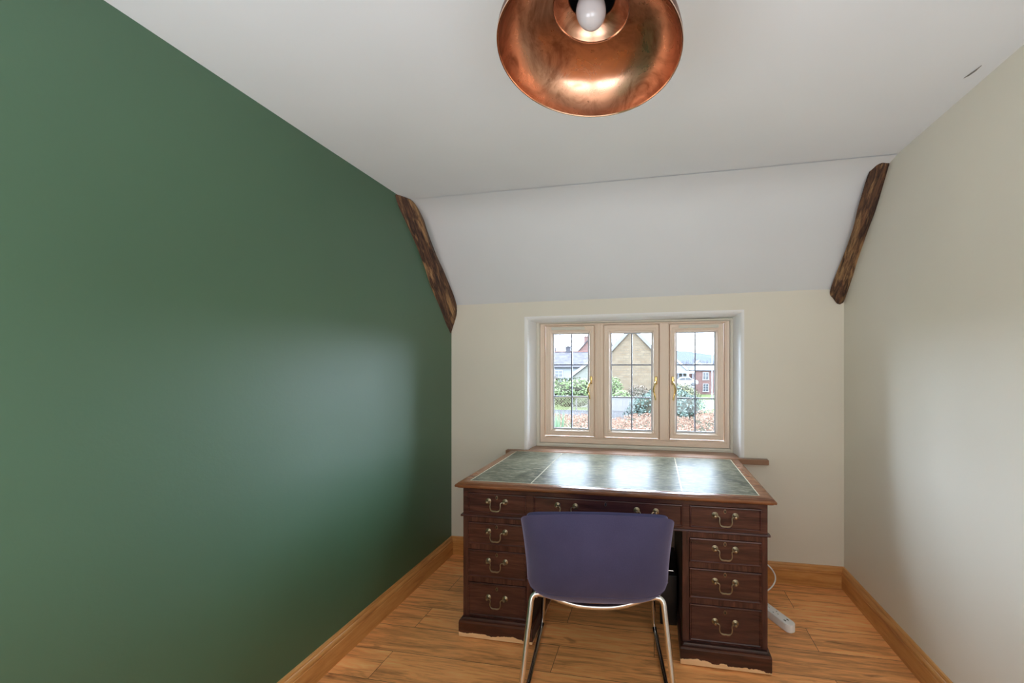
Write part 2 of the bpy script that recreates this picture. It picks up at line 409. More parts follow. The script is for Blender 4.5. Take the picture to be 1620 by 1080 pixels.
# ------------------------------------------------------------------ window sill board with horns
b = MB()
poly = [(-1.015, 2.846), (0.700, 2.846), (0.700, YB), (WX1-0.002, YB), (WX1-0.002, YF+0.01), (WX0+0.002, YF+0.01), (WX0+0.002, YB), (-1.015, YB)]
b.prism(poly, 'z', 0.736, 0.769)
bmesh.ops.bevel(b.bm, geom=[e for e in b.bm.edges], offset=0.003, segments=2, affect='EDGES', clamp_overlap=True)
o = b.build('trim_1', mat_sill, smooth=True); tag(o, 'brown wooden window board with projecting ends', kind='structure')

# ------------------------------------------------------------------ casement window
win = empty('window_1', ((WX0+WX1)/2, YF, WZ0)); tag(win, 'cream three-light casement window with leaded glazing bars', kind='structure')
WOX, WOZ = (WX0+WX1)/2, WZ0
def wbox(b, x0, x1, y0, y1, z0, z1, bev=0.004): b.box(x0-WOX, x1-WOX, y0, y1, z0-WOZ, z1-WOZ, bev)
FX0, FX1, FZ0, FZ1 = -0.848, 0.523, 0.764, 1.672
IX0, IX1, IZ0, IZ1 = -0.786, 0.466, 0.842, 1.645      # inside of the outer frame
def mitred(b, ox0, ox1, oz0, oz1, ix0, ix1, iz0, iz1, steps):
    """frame profile swept round a rectangle: steps = [(t, y)], t=0 outside edge, 1 inside edge"""
    rows = []
    for tt, y in steps:
        x0, x1 = ox0+(ix0-ox0)*tt, ox1+(ix1-ox1)*tt; z0, z1 = oz0+(iz0-oz0)*tt, oz1+(iz1-oz1)*tt
        rows.append([Vector((x0-WOX, y, z0-WOZ)), Vector((x1-WOX, y, z0-WOZ)), Vector((x1-WOX, y, z1-WOZ)), Vector((x0-WOX, y, z1-WOZ))])
    b.grid(rows, close_u=True, close_v=True)
b = MB()
mitred(b, FX0+0.026, FX1-0.022, FZ0+0.030, FZ1-0.014, IX0, IX1, IZ0, IZ1,
       [(0, 0.07), (0, 0.006), (0.05, 0.0), (0.55, 0.0), (0.60, 0.003), (0.78, 0.003), (0.82, 0.0), (0.90, 0.002), (1, 0.016), (1, 0.07)])
b.build('outer_frame', mat_upvc, win)
b = MB()       # pale bead round the frame where it meets the plaster
mitred(b, FX0-0.002, FX1+0.002, FZ0-0.004, FZ1+0.004, FX0+0.024, FX1-0.020, FZ0+0.028, FZ1-0.012, [(0, 0.05), (0, -0.002), (0.3, -0.008), (0.7, -0.008), (1, 0.0), (1, 0.05)])
o = b.build('trim_bead', mat_bead, win); o['label'] = 'pale bead round the frame'
for mx0, mx1, astr in ((-0.427, -0.349, False), (0.028, 0.108, True)):
    b = MB()
    prof = [(mx0, 0.07), (mx0, 0.016), (mx0+0.012, 0.002), (mx0+0.022, 0.0), (mx0+0.024, 0.004), (mx0+0.030, 0.004), (mx0+0.033, 0.0),
            (mx1-0.033, 0.0), (mx1-0.030, 0.004), (mx1-0.024, 0.004), (mx1-0.022, 0.0), (mx1-0.012, 0.002), (mx1, 0.016), (mx1, 0.07)]
    b.prism([(x-WOX, y) for x, y in prof], 'z', IZ0-WOZ-0.004, IZ1-WOZ+0.004)
    if astr:   # raised astragal with two pale fins
        wbox(b, mx0+0.012, mx1-0.012, -0.008, 0.0, IZ0-0.006, IZ1+0.004, 0.003)
        wbox(b, mx0+0.010, mx0+0.016, -0.013, 0.0, IZ0-0.006, IZ1+0.004, 0.001); wbox(b, mx1-0.016, mx1-0.010, -0.013, 0.0, IZ0-0.006, IZ1+0.004, 0.001)
    b.build('mullion', mat_upvc, win)
def make_handle(parent, x, z, flip):
    b = MB()
    b.box(x-WOX-0.009, x-WOX+0.009, -0.012, -0.001, z-WOZ-0.012, z-WOZ+0.045, 0.004, 3)
    pts = [(x, -0.010, z+0.010), (x, -0.034, z+0.006), (x+0.010*flip, -0.046, z-0.020), (x+0.016*flip, -0.044, z-0.050), (x+0.010*flip, -0.040, z-0.080), (x+0.004*flip, -0.046, z-0.105), (x+0.002*flip, -0.050, z-0.116)]
    b.tube(smooth_path([(p[0]-WOX, p[1], p[2]-WOZ) for p in pts], 5), [0.006]*6+[0.0068]*12+[0.0055]*12+[0.0042], 10)
    o = b.build('handle', mat_brass, parent, smooth=True); o['label'] = 'curved brass window handle'
SASH = [(-0.780, -0.424, -0.729, -0.464, -0.591, -0.444, -1), (-0.352, 0.031, -0.306, -0.013, -0.157, 0.012, -1), (0.106, 0.461, 0.148, 0.411, 0.277, 0.126, 1)]
SZ0, SZ1, GZ0, GZ1 = 0.848, 1.640, 0.892, 1.587
for x0, x1, g0, g1, xb, xh, fl in SASH:
    sash = empty('sash', (0, 0, 0), 0, win)
    b = MB()
    mitred(b, x0, x1, SZ0, SZ1, g0, g1, GZ0, GZ1, [(0, 0.06), (0, 0.004), (0.06, -0.002), (0.40, -0.002), (0.46, 0.0), (0.62, 0.0), (0.68, -0.002), (0.80, 0.002), (1, 0.022), (1, 0.06)])
    b.build('sash_frame', mat_upvc, sash)
    b = MB(); wbox(b, g0-0.004, g1+0.004, 0.030, 0.034, GZ0-0.004, GZ1+0.004, 0); o = b.build('glass_pane', mat_glass, sash)
    b = MB()
    mitred(b, g0-0.003, g1+0.003, GZ0-0.003, GZ1+0.003, g0+0.008, g1-0.008, GZ0+0.010, GZ1-0.006, [(0, 0.030), (0, 0.020), (1, 0.024), (1, 0.030)])
    o = b.build('glazing_bead', mat_spacer, sash); o['label'] = 'thin grey glazing bead'
    b = MB()
    wbox(b, xb-0.0045, xb+0.0045, 0.025, 0.038, GZ0, GZ1, 0.001)
    for z in (1.128, 1.360): wbox(b, g0, g1, 0.0255, 0.0375, z-0.0045, z+0.0045, 0.001)
    o = b.build('glazing_bars', mat_lead, sash); o['label'] = 'dark grey glazing bars'
    make_handle(sash, xh, 1.235, fl)
for x0, x1 in ((-0.735, -0.490), (0.165, 0.430)):
    b = MB(); wbox(b, x0, x1, -0.012, 0.0, 1.612, 1.634, 0.004); wbox(b, x0+0.004, x1-0.004, -0.015, -0.010, 1.621, 1.626, 0.001)
    b.build('trickle_vent', mat_bead, win)

# ------------------------------------------------------------------ old roof timbers in the corners of the slope
def timber(name, A, B, back, label):
    """A: edge on the side wall, B: edge on the slope, back: offset of the hidden corner"""
    A = smooth_path(A, 6); B = smooth_path(B, 6); n = 60
    def at(P, t_):
        k = t_*(len(P)-1); i = min(int(k), len(P)-2); return P[i].lerp(P[i+1], k-i)
    org = A[len(A)//2]; rows = []
    for i in range(n+1):
        t_ = i/n; a, c_ = at(A, t_), at(B, t_); row = []
        nrm = Vector((0, -1, -0.4)).normalized()
        for j in range(10):
            s_ = j/9; p = a.lerp(c_, s_)
            bow = 0.016*math.sin(math.pi*s_) * min(1, 6*t_, 6*(1-t_))
            nz = 0.007*noise.noise(Vector((p.x*30, p.y*14, p.z*9))) + 0.004*noise.noise(Vector((p.x*90, p.y*40, p.z*22)))
            p = p + nrm*(bow + (nz if 0 < j < 9 else nz*0.3)); row.append(p - org)
        row.append(c_ + Vector(back)*0.8 - org + Vector((0, 0.0, 0.0))); row.append(a + Vector(back) - org)
        rows.append(row)
    b = MB(); vs = b.grid(rows, close_u=True); b.bm.faces.new(vs[0]); b.bm.faces.new(vs[-1])
    o = b.build(name, mat_beam, smooth=True, angle=0.8); o.location = org
    tag(o, label, 'beam'); return o
def camray(px, py):
    l = (px-PX0)/F_PX; v = (PY0-py)/F_PX; c_, s_ = math.cos(YAW), math.sin(YAW)
    return Vector((l*c_-s_, l*s_+c_, v))
def onX(px, py, X): r = camray(px, py); d = X/r.x; return Vector((X, r.y*d, r.z*d+CAMH))
def onY(px, py, Y): r = camray(px, py); d = Y/r.y; return Vector((r.x*d, Y, r.z*d+CAMH))
AL = [onX(x, y, XL) for x, y in [(624.8,308.5),(630,325),(638,343),(651,371),(661,394),(672,424),(683,457),(695,484),(704,507.6),(712.5,527)]]
BL = [onX(x, y, X) for x, y, X in [(626.6,307.5,-1.437),(644,314,-1.405),(655,322,-1.392),(668,350,-1.385),(675,371,-1.385),(684,395,-1.385),(692.6,416,-1.385),(704,438,-1.385),(722.7,487,-1.39),(714,526,-1.434)]]
timber('roof_timber', AL, BL, (-0.05, 0.10, 0.06), 'rough dark roof timber against the green wall')
AR = [onX(x, y, XR) for x, y in [(1409,252),(1402.5,275),(1392.5,310),(1382.5,340),(1371,370),(1359,405),(1347.5,442),(1336,474),(1330.5,485)]]
BR = [onX(x, y, X) for x, y, X in [(1407,252,1.135),(1390,258,1.09),(1375,272,1.07),(1359,322,1.068),(1349,362,1.068),(1336,400,1.068),(1325,427,1.064),(1313,461,1.058),(1318,472,1.075),(1324,480,1.10),(1330,485,1.137)]]
timber('roof_timber', AR, BR, (0.05, 0.10, 0.06), 'rough brown roof timber against the pale right-hand wall')

# ================================================================== pedestal desk
DX, DY = -0.2275, 2.435
desk = empty('pedestal_desk', (DX, DY, 0)); tag(desk, 'dark mahogany twin-pedestal desk with leather top under the window', 'desk')
HW = 0.7225                                 # half width of the carcase
YFACE = 2.035 - DY; YBK = 2.825 - DY
# top slab with moulded edge
b = MB()
x0, x1, y0, y1 = -HW-0.031, HW+0.031, 2.002-DY, 2.842-DY
def rect(inset, z): return [Vector((x0+inset, y0+inset, z)), Vector((x1-inset, y0+inset, z)), Vector((x1-inset, y1-inset, z)), Vector((x0+inset, y1-inset, z))]
rows = [rect(i_, z) for i_, z in [(0.030, 0.7390), (0.020, 0.7410), (0.012, 0.7450), (0.008, 0.7490), (0.002, 0.7500), (0.0, 0.7540), (0.0, 0.7590), (0.004, 0.7640), (0.010, 0.7660), (0.012, 0.7700), (0.016, 0.7720), (0.060, 0.7720)]]
vs = b.grid(rows, close_u=True); b.bm.faces.new(vs[0]); b.bm.faces.new(vs[-1])
top = b.build('desktop', mat_mahog_top, desk, smooth=True, angle=0.5)
lx0, lx1, ly0, ly1 = x0+0.060, x1-0.060, y0+0.050, y1-0.040
cuts = [lx0, -0.372, 0.355, lx1]
for i in range(3):
    b = MB(); b.box(cuts[i]+(0.0012 if i else 0), cuts[i+1]-(0.0012 if i < 2 else 0), ly0, ly1, 0.7700, 0.7728, 0.0008, 1)
    o = b.build('leather_panel', mat_leather, top); o['label'] = 'worn green leather inset'
b = MB()
for q in ((lx0, lx1, ly0, ly0+0.004), (lx0, lx1, ly1-0.004, ly1), (lx0, lx0+0.004, ly0, ly1), (lx1-0.004, lx1, ly0, ly1)): b.box(*q, 0.7726, 0.7731)
for xc in cuts[1:3]: b.box(xc-0.0035, xc-0.0010, ly0, ly1, 0.7726, 0.7732); b.box(xc+0.0010, xc+0.0022, ly0, ly1, 0.7726, 0.7732)
o = b.build('tooled_border', mat_tooling, top); o['label'] = 'pale tooled border lines'
# frieze
b = MB()
b.box(-HW+0.018, HW-0.018, YFACE+0.02, YBK-0.018, 0.725, 0.735)                 # upper board
b.box(-HW, -HW+0.018, YFACE+0.02, YBK, 0.606, 0.735); b.box(HW-0.018, HW, YFACE+0.02, YBK, 0.606, 0.735)
b.box(-HW+0.018, HW-0.018, YBK-0.018, YBK, 0.606, 0.735)
b.box(-HW+0.018, HW-0.018, YFACE+0.02, YBK-0.018, 0.606, 0.612)
b.box(-HW, HW, YFACE, YFACE+0.02, 0.718, 0.740, 0.001); b.box(-HW, HW, YFACE, YFACE+0.02, 0.606, 0.6165, 0.001)
for xa, xb_ in ((-HW, -HW+0.028), (-0.3925, -0.3545), (0.3555, 0.3865), (HW-0.026, HW)): b.box(xa, xb_, YFACE, YFACE+0.02, 0.6165, 0.718, 0.001)

b.build('frieze', mat_mahog, desk)
b = MB()
pr = [(YFACE-0.010, 0.601), (YFACE-0.006, 0.607), (YFACE+0.02, 0.607), (YFACE+0.02, 0.596), (YFACE-0.004, 0.596)]
b.prism(pr, 'x', -HW-0.010, HW+0.010)
b.box(-HW-0.009, -HW+0.01, YFACE, YBK, 0.597, 0.606, 0.002); b.box(HW-0.01, HW+0.009, YFACE, YBK, 0.597, 0.606, 0.002)
b.build('ledge_moulding', mat_mahog, desk)
# pedestals with rails, and worn plinths
PED = [(-HW, -0.3635), (0.3555, HW)]
DZ = [(0.460, 0.570), (0.296, 0.432), (0.102, 0.268)]
DRX = [(-0.6945, -0.3925), (0.3865, 0.6970)]
for i, (pa, pb) in enumerate(PED):
    b = MB(); da, db = DRX[i]
    b.box(pa, pb, YFACE+0.02, YBK, 0.05, 0.597)
    b.box(pa, da-0.0015, YFACE, YFACE+0.03, 0.07, 0.597, 0.001); b.box(db+0.0015, pb, YFACE, YFACE+0.03, 0.07, 0.597, 0.001)
    zz = [0.597] + [q for z in DZ for q in (z[1]+0.0015, z[0]-0.0015)] + [0.07]
    for k in range(0, len(zz), 2): b.box(da-0.0015, db+0.0015, YFACE+0.001, YFACE+0.03, zz[k+1], zz[k])
    ped = b.build('pedestal', mat_mahog_v, desk)
    b = MB()
    # kneehole shade painted as a dark sheet on the inner side
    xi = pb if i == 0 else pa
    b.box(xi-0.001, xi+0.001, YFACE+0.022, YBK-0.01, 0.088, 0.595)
    o = b.build('kneehole_shade', mat_recess, ped); o['label'] = 'inner side darkened with painted shade'
    b = MB()
    pz_ = 0.086
    b.box(pa-0.012, pb+0.012 if i else pb+0.012, YFACE-0.030, YBK+0.0, 0.005, pz_-0.008, 0.003, 2)
    rows = [[Vector((pa-0.012+k_, YFACE-0.030+k_, z)), Vector((pb+0.012-k_, YFACE-0.030+k_, z)), Vector((pb+0.012-k_, YBK-k_*0.2, z)), Vector((pa-0.012+k_, YBK-k_*0.2, z))] for k_, z in ((0.001, pz_-0.010), (0.003, pz_-0.002), (0.012, pz_), (0.016, pz_+0.003), (0.018, pz_+0.008))]
    vs = b.grid(rows, close_u=True); b.bm.faces.new(vs[0]); b.bm.faces.new(vs[-1])
    pl_ = b.build('plinth', mat_plinth, desk); b = MB(); b.box(pa-0.004, pb+0.004, YFACE-0.020, YBK-0.008, 0.0, 0.008); b.build('shadow_gap_strip', mat_recess, pl_); o = pl_; o['label'] = 'plinth scuffed to bare wood at floor'  # dark inset strip stands in for the shadow line under the plinth
b = MB(); b.lathe([(0.0, 0.010), (0.006, 0.008), (0.008, 0.004), (0.008, 0.0)], 16, Matrix.Translation((-0.3625, 2.11-DY, 0.185)) @ Matrix.Rotation(math.pi/2, 4, 'Y'), cap1=True)
o = b.build('stud', mat_chrome, desk, smooth=True); o['label'] = 'small bright round stud inside kneehole'
# drawers
def drawer_front(x0, x1, z0, z1, name_parent=desk):
    b = MB(); y = YFACE - 0.004
    def R(i_, yy): return [Vector((x0+i_, yy, z0+i_)), Vector((x1-i_, yy, z0+i_)), Vector((x1-i_, yy, z1-i_)), Vector((x0+i_, yy, z1-i_))]
    rows = [R(0, YFACE+0.03), R(0, y+0.001), R(0.001, y), R(0.005, y-0.001), R(0.0075, y+0.001), R(0.009, y+0.0035), R(0.03, y+0.0035)]
    vs = b.grid(rows, close_u=True); b.bm.faces.new(vs[0]); b.bm.faces.new(vs[-1])
    return b.build('drawer', mat_mahog, name_parent), y + 0.0035
def bail_handle(parent, x, y, z, wd=0.088):
    """two turned rosettes and a drop bail"""
    b = MB()
    for s_ in (-1, 1):
        T = Matrix.Translation((x+s_*wd/2, y, z)) @ Matrix.Rotation(math.pi/2, 4, 'X')
        b.lathe([(0.0145, 0.0), (0.0145, 0.0015), (0.0115, 0.003), (0.0105, 0.0025), (0.0085, 0.004), (0.0055, 0.006), (0.0045, 0.012), (0.0065, 0.015), (0.0075, 0.019), (0.0055, 0.0235), (0.0, 0.025)], 18, T, cap0=True)
    q = wd/2
    pts = [(-q, -0.016, 0.0), (-q+0.012, -0.019, 0.001), (-q+0.018, -0.021, -0.006), (-q+0.017, -0.023, -0.022), (-q+0.022, -0.024, -0.036), (-q+0.033, -0.025, -0.041),
           (0, -0.025, -0.0405), (q-0.033, -0.025, -0.041), (q-0.022, -0.024, -0.036), (q-0.017, -0.023, -0.022), (q-0.018, -0.021, -0.006), (q-0.012, -0.019, 0.001), (q, -0.016, 0.0)]
    path = smooth_path([(x+p[0], y+p[1], z+p[2]) for p in pts], 4)
    rad = []
    for p in path:
        u = abs(p.x-x)/q; rad.append(0.0026 + (0.0011 if u < 0.42 else 0) + (0.0005*math.cos(u*60) if u < 0.40 else 0))
    b.tube(path, rad, 8)
    return b.build('handle', mat_brass_old, parent, smooth=True)
def escutcheon(parent, x, y, z):
    b = MB(); n = 20
    ring = lambda rx, rz, yy: [Vector((x+rx*math.cos(2*math.pi*k/n), yy, z+rz*math.sin(2*math.pi*k/n))) for k in range(n)]
    b.grid([ring(0.0062, 0.0100, y), ring(0.0060, 0.0098, y-0.0016), ring(0.0040, 0.0075, y-0.0018), ring(0.0036, 0.0070, y)], close_u=True)
    o = b.build('keyhole_plate', mat_brass_old, parent, smooth=True)
    b = MB(); vs = [b.bm.verts.new(p) for p in ring(0.0036, 0.0070, y-0.0003)]; b.bm.faces.new(vs); b.build('keyhole', mat_black, parent)
def make_drawer(x0, x1, z0, z1, two=False):
    d, y = drawer_front(x0, x1, z0, z1); xm = (x0+x1)/2; h = z1-z0
    hz = z0 + h*(0.62 if h < 0.15 else 0.58)
    if two:
        for xx in (xm-0.190, xm+0.190): bail_handle(d, xx, y, hz)
    else: bail_handle(d, xm, y, hz)
    escutcheon(d, xm, y, z1-0.020 if h < 0.15 else z1-0.026)
for i in range(2):
    make_drawer(DRX[i][0], DRX[i][1], 0.6165, 0.7175)
    for z0, z1 in DZ: make_drawer(DRX[i][0], DRX[i][1], z0, z1)
make_drawer(-0.3545, 0.3555, 0.6165, 0.7175, True)

# narrow black box standing in the kneehole
b = MB(); b.box(0.030, 0.118, 2.30, 2.66, 0.0, 0.262, 0.006, 3); bx = b.build('black_case', mat_black_plastic, smooth=True)
tag(bx, 'narrow black box standing in the kneehole beside the right pedestal', 'box')
b = MB(); b.tube(fillet_path([(0.045, 2.33, 0.262), (0.045, 2.33, 0.272), (0.103, 2.33, 0.272), (0.103, 2.33, 0.262)], 0.006), 0.0025, 8); o = b.build('carry_handle', mat_chrome, bx, smooth=True); o['label'] = 'small chrome handle'

# ================================================================== chair
CX, CY, CR = -0.236, 1.80, math.radians(7.0)
chair = empty('tub_chair', (CX, CY, 0), CR); tag(chair, 'violet-grey upholstered tub chair on chrome sled legs pulled up to the desk', 'chair')
# profile of the shell on its centre line (y forward, z up), from the top of the back to the front of the seat
CP = smooth_path([(0, -0.320, 0.843), (0, -0.313, 0.766), (0, -0.300, 0.680), (0, -0.286, 0.600), (0, -0.262, 0.532), (0, -0.215, 0.482), (0, -0.150, 0.452), (0, -0.050, 0.442), (0, 0.060, 0.446), (0, 0.150, 0.452), (0, 0.205, 0.440)], 5)
nP = len(CP)
def ss(a, b_, x):
    q = max(0, min(1, (x-a)/(b_-a))); return q*q*(3-2*q)
def shell_pt(v, u):
    """v 0..1 along the profile, u -1..1 across"""
    k = v*(nP-1); i = min(int(k), nP-2); p = CP[i].lerp(CP[i+1], k-i)
    hw = 0.276 - 0.012*min(1, v/0.3) - 0.022*ss(0.30, 0.56, v) - 0.015*ss(0.6, 1.0, v)
    au = abs(u); x = hw*math.sin(u*math.pi/2*0.93)/math.sin(math.pi/2*0.93)
    bend = ss(0.26, 0.60, v)      # 0 back ... 1 seat
    wrap = (au**2.6)
    fwd = (0.075 + 0.05*math.sin(math.pi*min(1, v/0.55)))*wrap*(1-bend) + 0.03*wrap*bend*(1-max(0, (v-0.6)/0.4))
    up = -0.034*au**2*(1-bend) + 0.095*(1-math.sqrt(max(0, 1-au**3*0.96)))/0.8*bend*(1-0.6*ss(0.6, 1.0, v))
    return Vector((x, p.y+fwd, p.z+up))
def corner_limit(v):
    """rounded top corners of the back and front corners of the seat"""
    if v < 0.040:
        q = 1-v/0.040; return 1 - 0.36*(1-math.sqrt(max(0, 1-q*q)))
    if v > 0.86:
        q = (v-0.86)/0.14; return 1 - 0.30*(1-math.sqrt(max(0, 1-q*q)))
    return 1.0
NV, NU = 64, 41
def shell_grid(v0, v1, off):
    G = []
    for i in range(NV+1):
        q = i/NV; q = q - 0.13*math.sin(2*math.pi*q); v = v0+(v1-v0)*q; lim = corner_limit(v); row = []
        for j in range(NU+1):
            u = lim*(2*j/NU-1)
            p = shell_pt(v, u)
            e1 = shell_pt(min(1, v+0.01), u)-shell_pt(max(0, v-0.01), u); e2 = shell_pt(v, min(1, u+0.02))-shell_pt(v, max(-1, u-0.02))
            nn = e1.cross(e2).normalized()      # towards the inside (front / up)
            ed = 1.0
            row.append(p + nn*off)
        G.append(row)
    return G
def pad(name, offs_out, offs_in, mat, v0=0.0, v1=1.0, label=None):
    b = MB(); A = shell_grid(v0, v1, offs_out); B = shell_grid(v0, v1, offs_in)
    def border(G): return G[0] + [r[-1] for r in G[1:-1]] + G[-1][::-1] + [r[0] for r in G[-2:0:-1]]
    va = b.grid(A); vb_ = b.grid(B)
    def bvs(V): return V[0] + [r[-1] for r in V[1:-1]] + V[-1][::-1] + [r[0] for r in V[-2:0:-1]]
    ba, bb = bvs(va), bvs(vb_); n = len(ba)
    # rounded rim
    A_, B_ = [v.co.copy() for v in ba], [v.co.copy() for v in bb]
    cen = sum(A_, Vector())/n; mids = []
    for k in range(n):
        tv = (A_[(k+1) % n]-A_[k-1]).normalized(); nn = (B_[k]-A_[k]).normalized(); out = tv.cross(nn)
        mids.append((A_[k]+B_[k])/2 + out*abs(offs_in-offs_out)*0.42*RIM)
    vm = [b.bm.verts.new(p) for p in mids]
    for k in range(n):
        k2 = (k+1) % n
        b.bm.faces.new((ba[k], ba[k2], vm[k2], vm[k])); b.bm.faces.new((vm[k], vm[k2], bb[k2], bb[k]))
    o = b.build(name, mat, chair, smooth=True, angle=1.3)
    if label: o['label'] = label
    return o, mids
# decide which way 'out' points
RIM = 1.0
test = shell_grid(0, 1, 0.0); c0 = test[0][NU//2]; t_ = (test[0][NU//2+1]-test[0][NU//2-1]).normalized()
nn_ = (shell_grid(0, 1, 0.01)[0][NU//2]-c0).normalized()
if t_.cross(nn_).z < 0: RIM = -1.0
inside_dir = 1.0 if (nn_.y > 0) else -1.0
sh, rim = pad('shell', -0.006*inside_dir, 0.016*inside_dir, mat_wool)
b = MB(); b.tube(rim, 0.0042, 8, closed=True); o = b.build('piping', mat_wool, sh, smooth=True)
# seat cushion pad inside
b = MB()
G = shell_grid(0.47, 0.97, 0.018*inside_dir)
for r in G:
    for k in range(len(r)): pass
Gt = shell_grid(0.47, 0.97, 0.040*inside_dir)
for G_ in (G, Gt):
    for i, r in enumerate(G_):
        for k in range(len(r)): r[k] = Vector((r[k].x*0.93, r[k].y, r[k].z))
vb1 = b.grid(G); vb2 = b.grid(Gt)
def bvs2(V): return V[0] + [r[-1] for r in V[1:-1]] + V[-1][::-1] + [r[0] for r in V[-2:0:-1]]
p1, p2 = bvs2(vb1), bvs2(vb2)
for k in range(len(p1)): b.bm.faces.new((p1[k], p1[(k+1) % len(p1)], p2[(k+1) % len(p1)], p2[k]))
b.build('seat_pad', mat_wool, chair, smooth=True, angle=0.8)
# seam where the back meets the lower shell (stitched line on the outside)
b = MB(); sm = []
for j in range(NU+1):
    u = 2*j/NU-1; v = 0.415; p = shell_pt(v, u*0.985)
    e1 = shell_pt(v+0.01, u)-shell_pt(v-0.01, u); e2 = shell_pt(v, min(1, u+0.02))-shell_pt(v, max(-1, u-0.02))
    sm.append(p - e1.cross(e2).normalized()*inside_dir*0.0055)
b.tube(sm, 0.0022, 6); b.build('seam', mat_wool, chair, smooth=True)
# chrome tube frame: rear hoop under the seat, runners, front legs, one tube each side
def ctube(name, pts, r, rad, mat=mat_chrome, label=None):
    b = MB(); b.tube(fillet_path(pts, rad, 8), r, 14); o = b.build(name, mat, chair, smooth=True)
    if label: o['label'] = label
R_ = 0.011
YR, YFt, XF = -0.300, 0.395, 0.292
ctube('rear_crossbar', smooth_path([(-0.185, -0.150, 0.462), (-0.12, -0.155, 0.442), (-0.05, -0.158, 0.430), (0.05, -0.158, 0.430), (0.12, -0.155, 0.442), (0.185, -0.150, 0.462)], 6), R_, 0.001)
for s_ in (-1, 1):
    ctube('rear_leg', [(s_*0.183, -0.150, 0.461), (s_*0.252, -0.152, 0.475), (s_*XF, YR+0.01, 0.016)], R_, 0.065)
    ctube('runner', [(s_*XF, YR+0.008, 0.026), (s_*XF, YR+0.04, R_+0.004), (s_*XF*0.985, YFt-0.03, R_+0.004), (s_*XF*0.98, YFt, 0.030)], R_, 0.03)
    ctube('front_leg', [(s_*XF*0.98, YFt, 0.028), (s_*0.255, YFt-0.110, 0.425), (s_*0.190, YFt-0.230, 0.428), (s_*0.16, YFt-0.26, 0.428)], R_, 0.06)
    for yy in (YR+0.07, YFt-0.05):
        b = MB(); b.box(s_*XF-0.011, s_*XF+0.011, yy-0.02, yy+0.02, 0.0, 0.010, 0.003); o = b.build('glide', mat_black_plastic, chair); o['label'] = 'black plastic floor glide'

# ================================================================== copper pendant lamp
LC = Vector((-0.132, 0.878, 2.0)); R_L = 0.1855; TILT = 0.108
lamp = empty('pendant_lamp', LC); lamp.rotation_euler = (-TILT, -0.0 + 0.025, 0)
tag(lamp, 'copper dome pendant lamp hanging from the ceiling', 'lamp')
def curve2(pts, n=5): return [(p.x, p.y) for p in smooth_path([Vector((r, z, 0)) for r, z in pts], n)]
inner = curve2([(R_L, 0.0), (0.1825, 0.016), (0.172, 0.042), (0.153, 0.066), (0.124, 0.085), (0.095, 0.096), (0.0805, 0.100)])
outer = curve2([(R_L+0.0035, 0.0), (0.1868, 0.018), (0.177, 0.046), (0.158, 0.072), (0.130, 0.092), (0.098, 0.112), (0.070, 0.132), (0.060, 0.150)])
b = MB()
b.lathe(inner, 96); b.mi = 1; b.lathe([(R_L, 0.0), (R_L+0.0008, -0.0022), (R_L+0.0028, -0.0022), (R_L+0.0035, 0.0)], 96); b.mi = 2; b.lathe(outer, 96)
b.mi = 1; b.lathe([(0.0805, 0.100), (0.0800, 0.0985), (0.0785, 0.0985), (0.0775, 0.101)], 96)
mat_rim = M('bright_copper_rim', (0.92, 0.62, 0.46), 0.15, 1.0)
shade = b.build('shade', [mat_copper, mat_rim, mat_copper_out], lamp, smooth=True, angle=0.7)
b = MB(); b.lathe(curve2([(0.0775, 0.101), (0.070, 0.110), (0.059, 0.120), (0.050, 0.126), (0.0485, 0.130)]), 72)
o = b.build('inner_collar', mat_copper, lamp, smooth=True, angle=0.7)
b = MB(); b.lathe([(0.0485, 0.130), (0.048, 0.235), (0.02, 0.238), (0.0, 0.238)], 48); o = b.build('neck_lining', mat_black, lamp, smooth=True); o['label'] = 'black inside of lamp neck'
b = MB(); b.lathe([(0.060, 0.150), (0.056, 0.155), (0.053, 0.165), (0.053, 0.235), (0.045, 0.245), (0.012, 0.252), (0.010, 0.262), (0.0, 0.262)], 48); b.build('neck', mat_copper_out, lamp, smooth=True, angle=0.6)
b = MB(); b.lathe(curve2([(0.0, 0.0625), (0.012, 0.065), (0.0235, 0.0745), (0.0305, 0.090), (0.0305, 0.105), (0.025, 0.125), (0.017, 0.145), (0.0135, 0.160)], 6), 40); o = b.build('bulb', mat_bulb, lamp, smooth=True, angle=3); o['label'] = 'white opal bulb'
b = MB(); b.lathe([(0.0, 0.152), (0.014, 0.152), (0.020, 0.160), (0.020, 0.236), (0.0, 0.236)], 24); b.build('bulb_holder', mat_black, lamp, smooth=True, angle=0.6)
b = MB(); tipz = 0.33
b.tube([(0, 0, 0.255), (0, 0.002, 0.285), (0, 0.008, tipz)], 0.0035, 8); b.build('cord', mat_black, lamp, smooth=True)
b = MB(); b.lathe([(0.0, 0.318), (0.03, 0.319), (0.045, 0.326), (0.05, 0.338), (0.05, 0.352)], 32, cap1=True); b.build('ceiling_rose', mat_copper_out, lamp, smooth=True, angle=0.6)

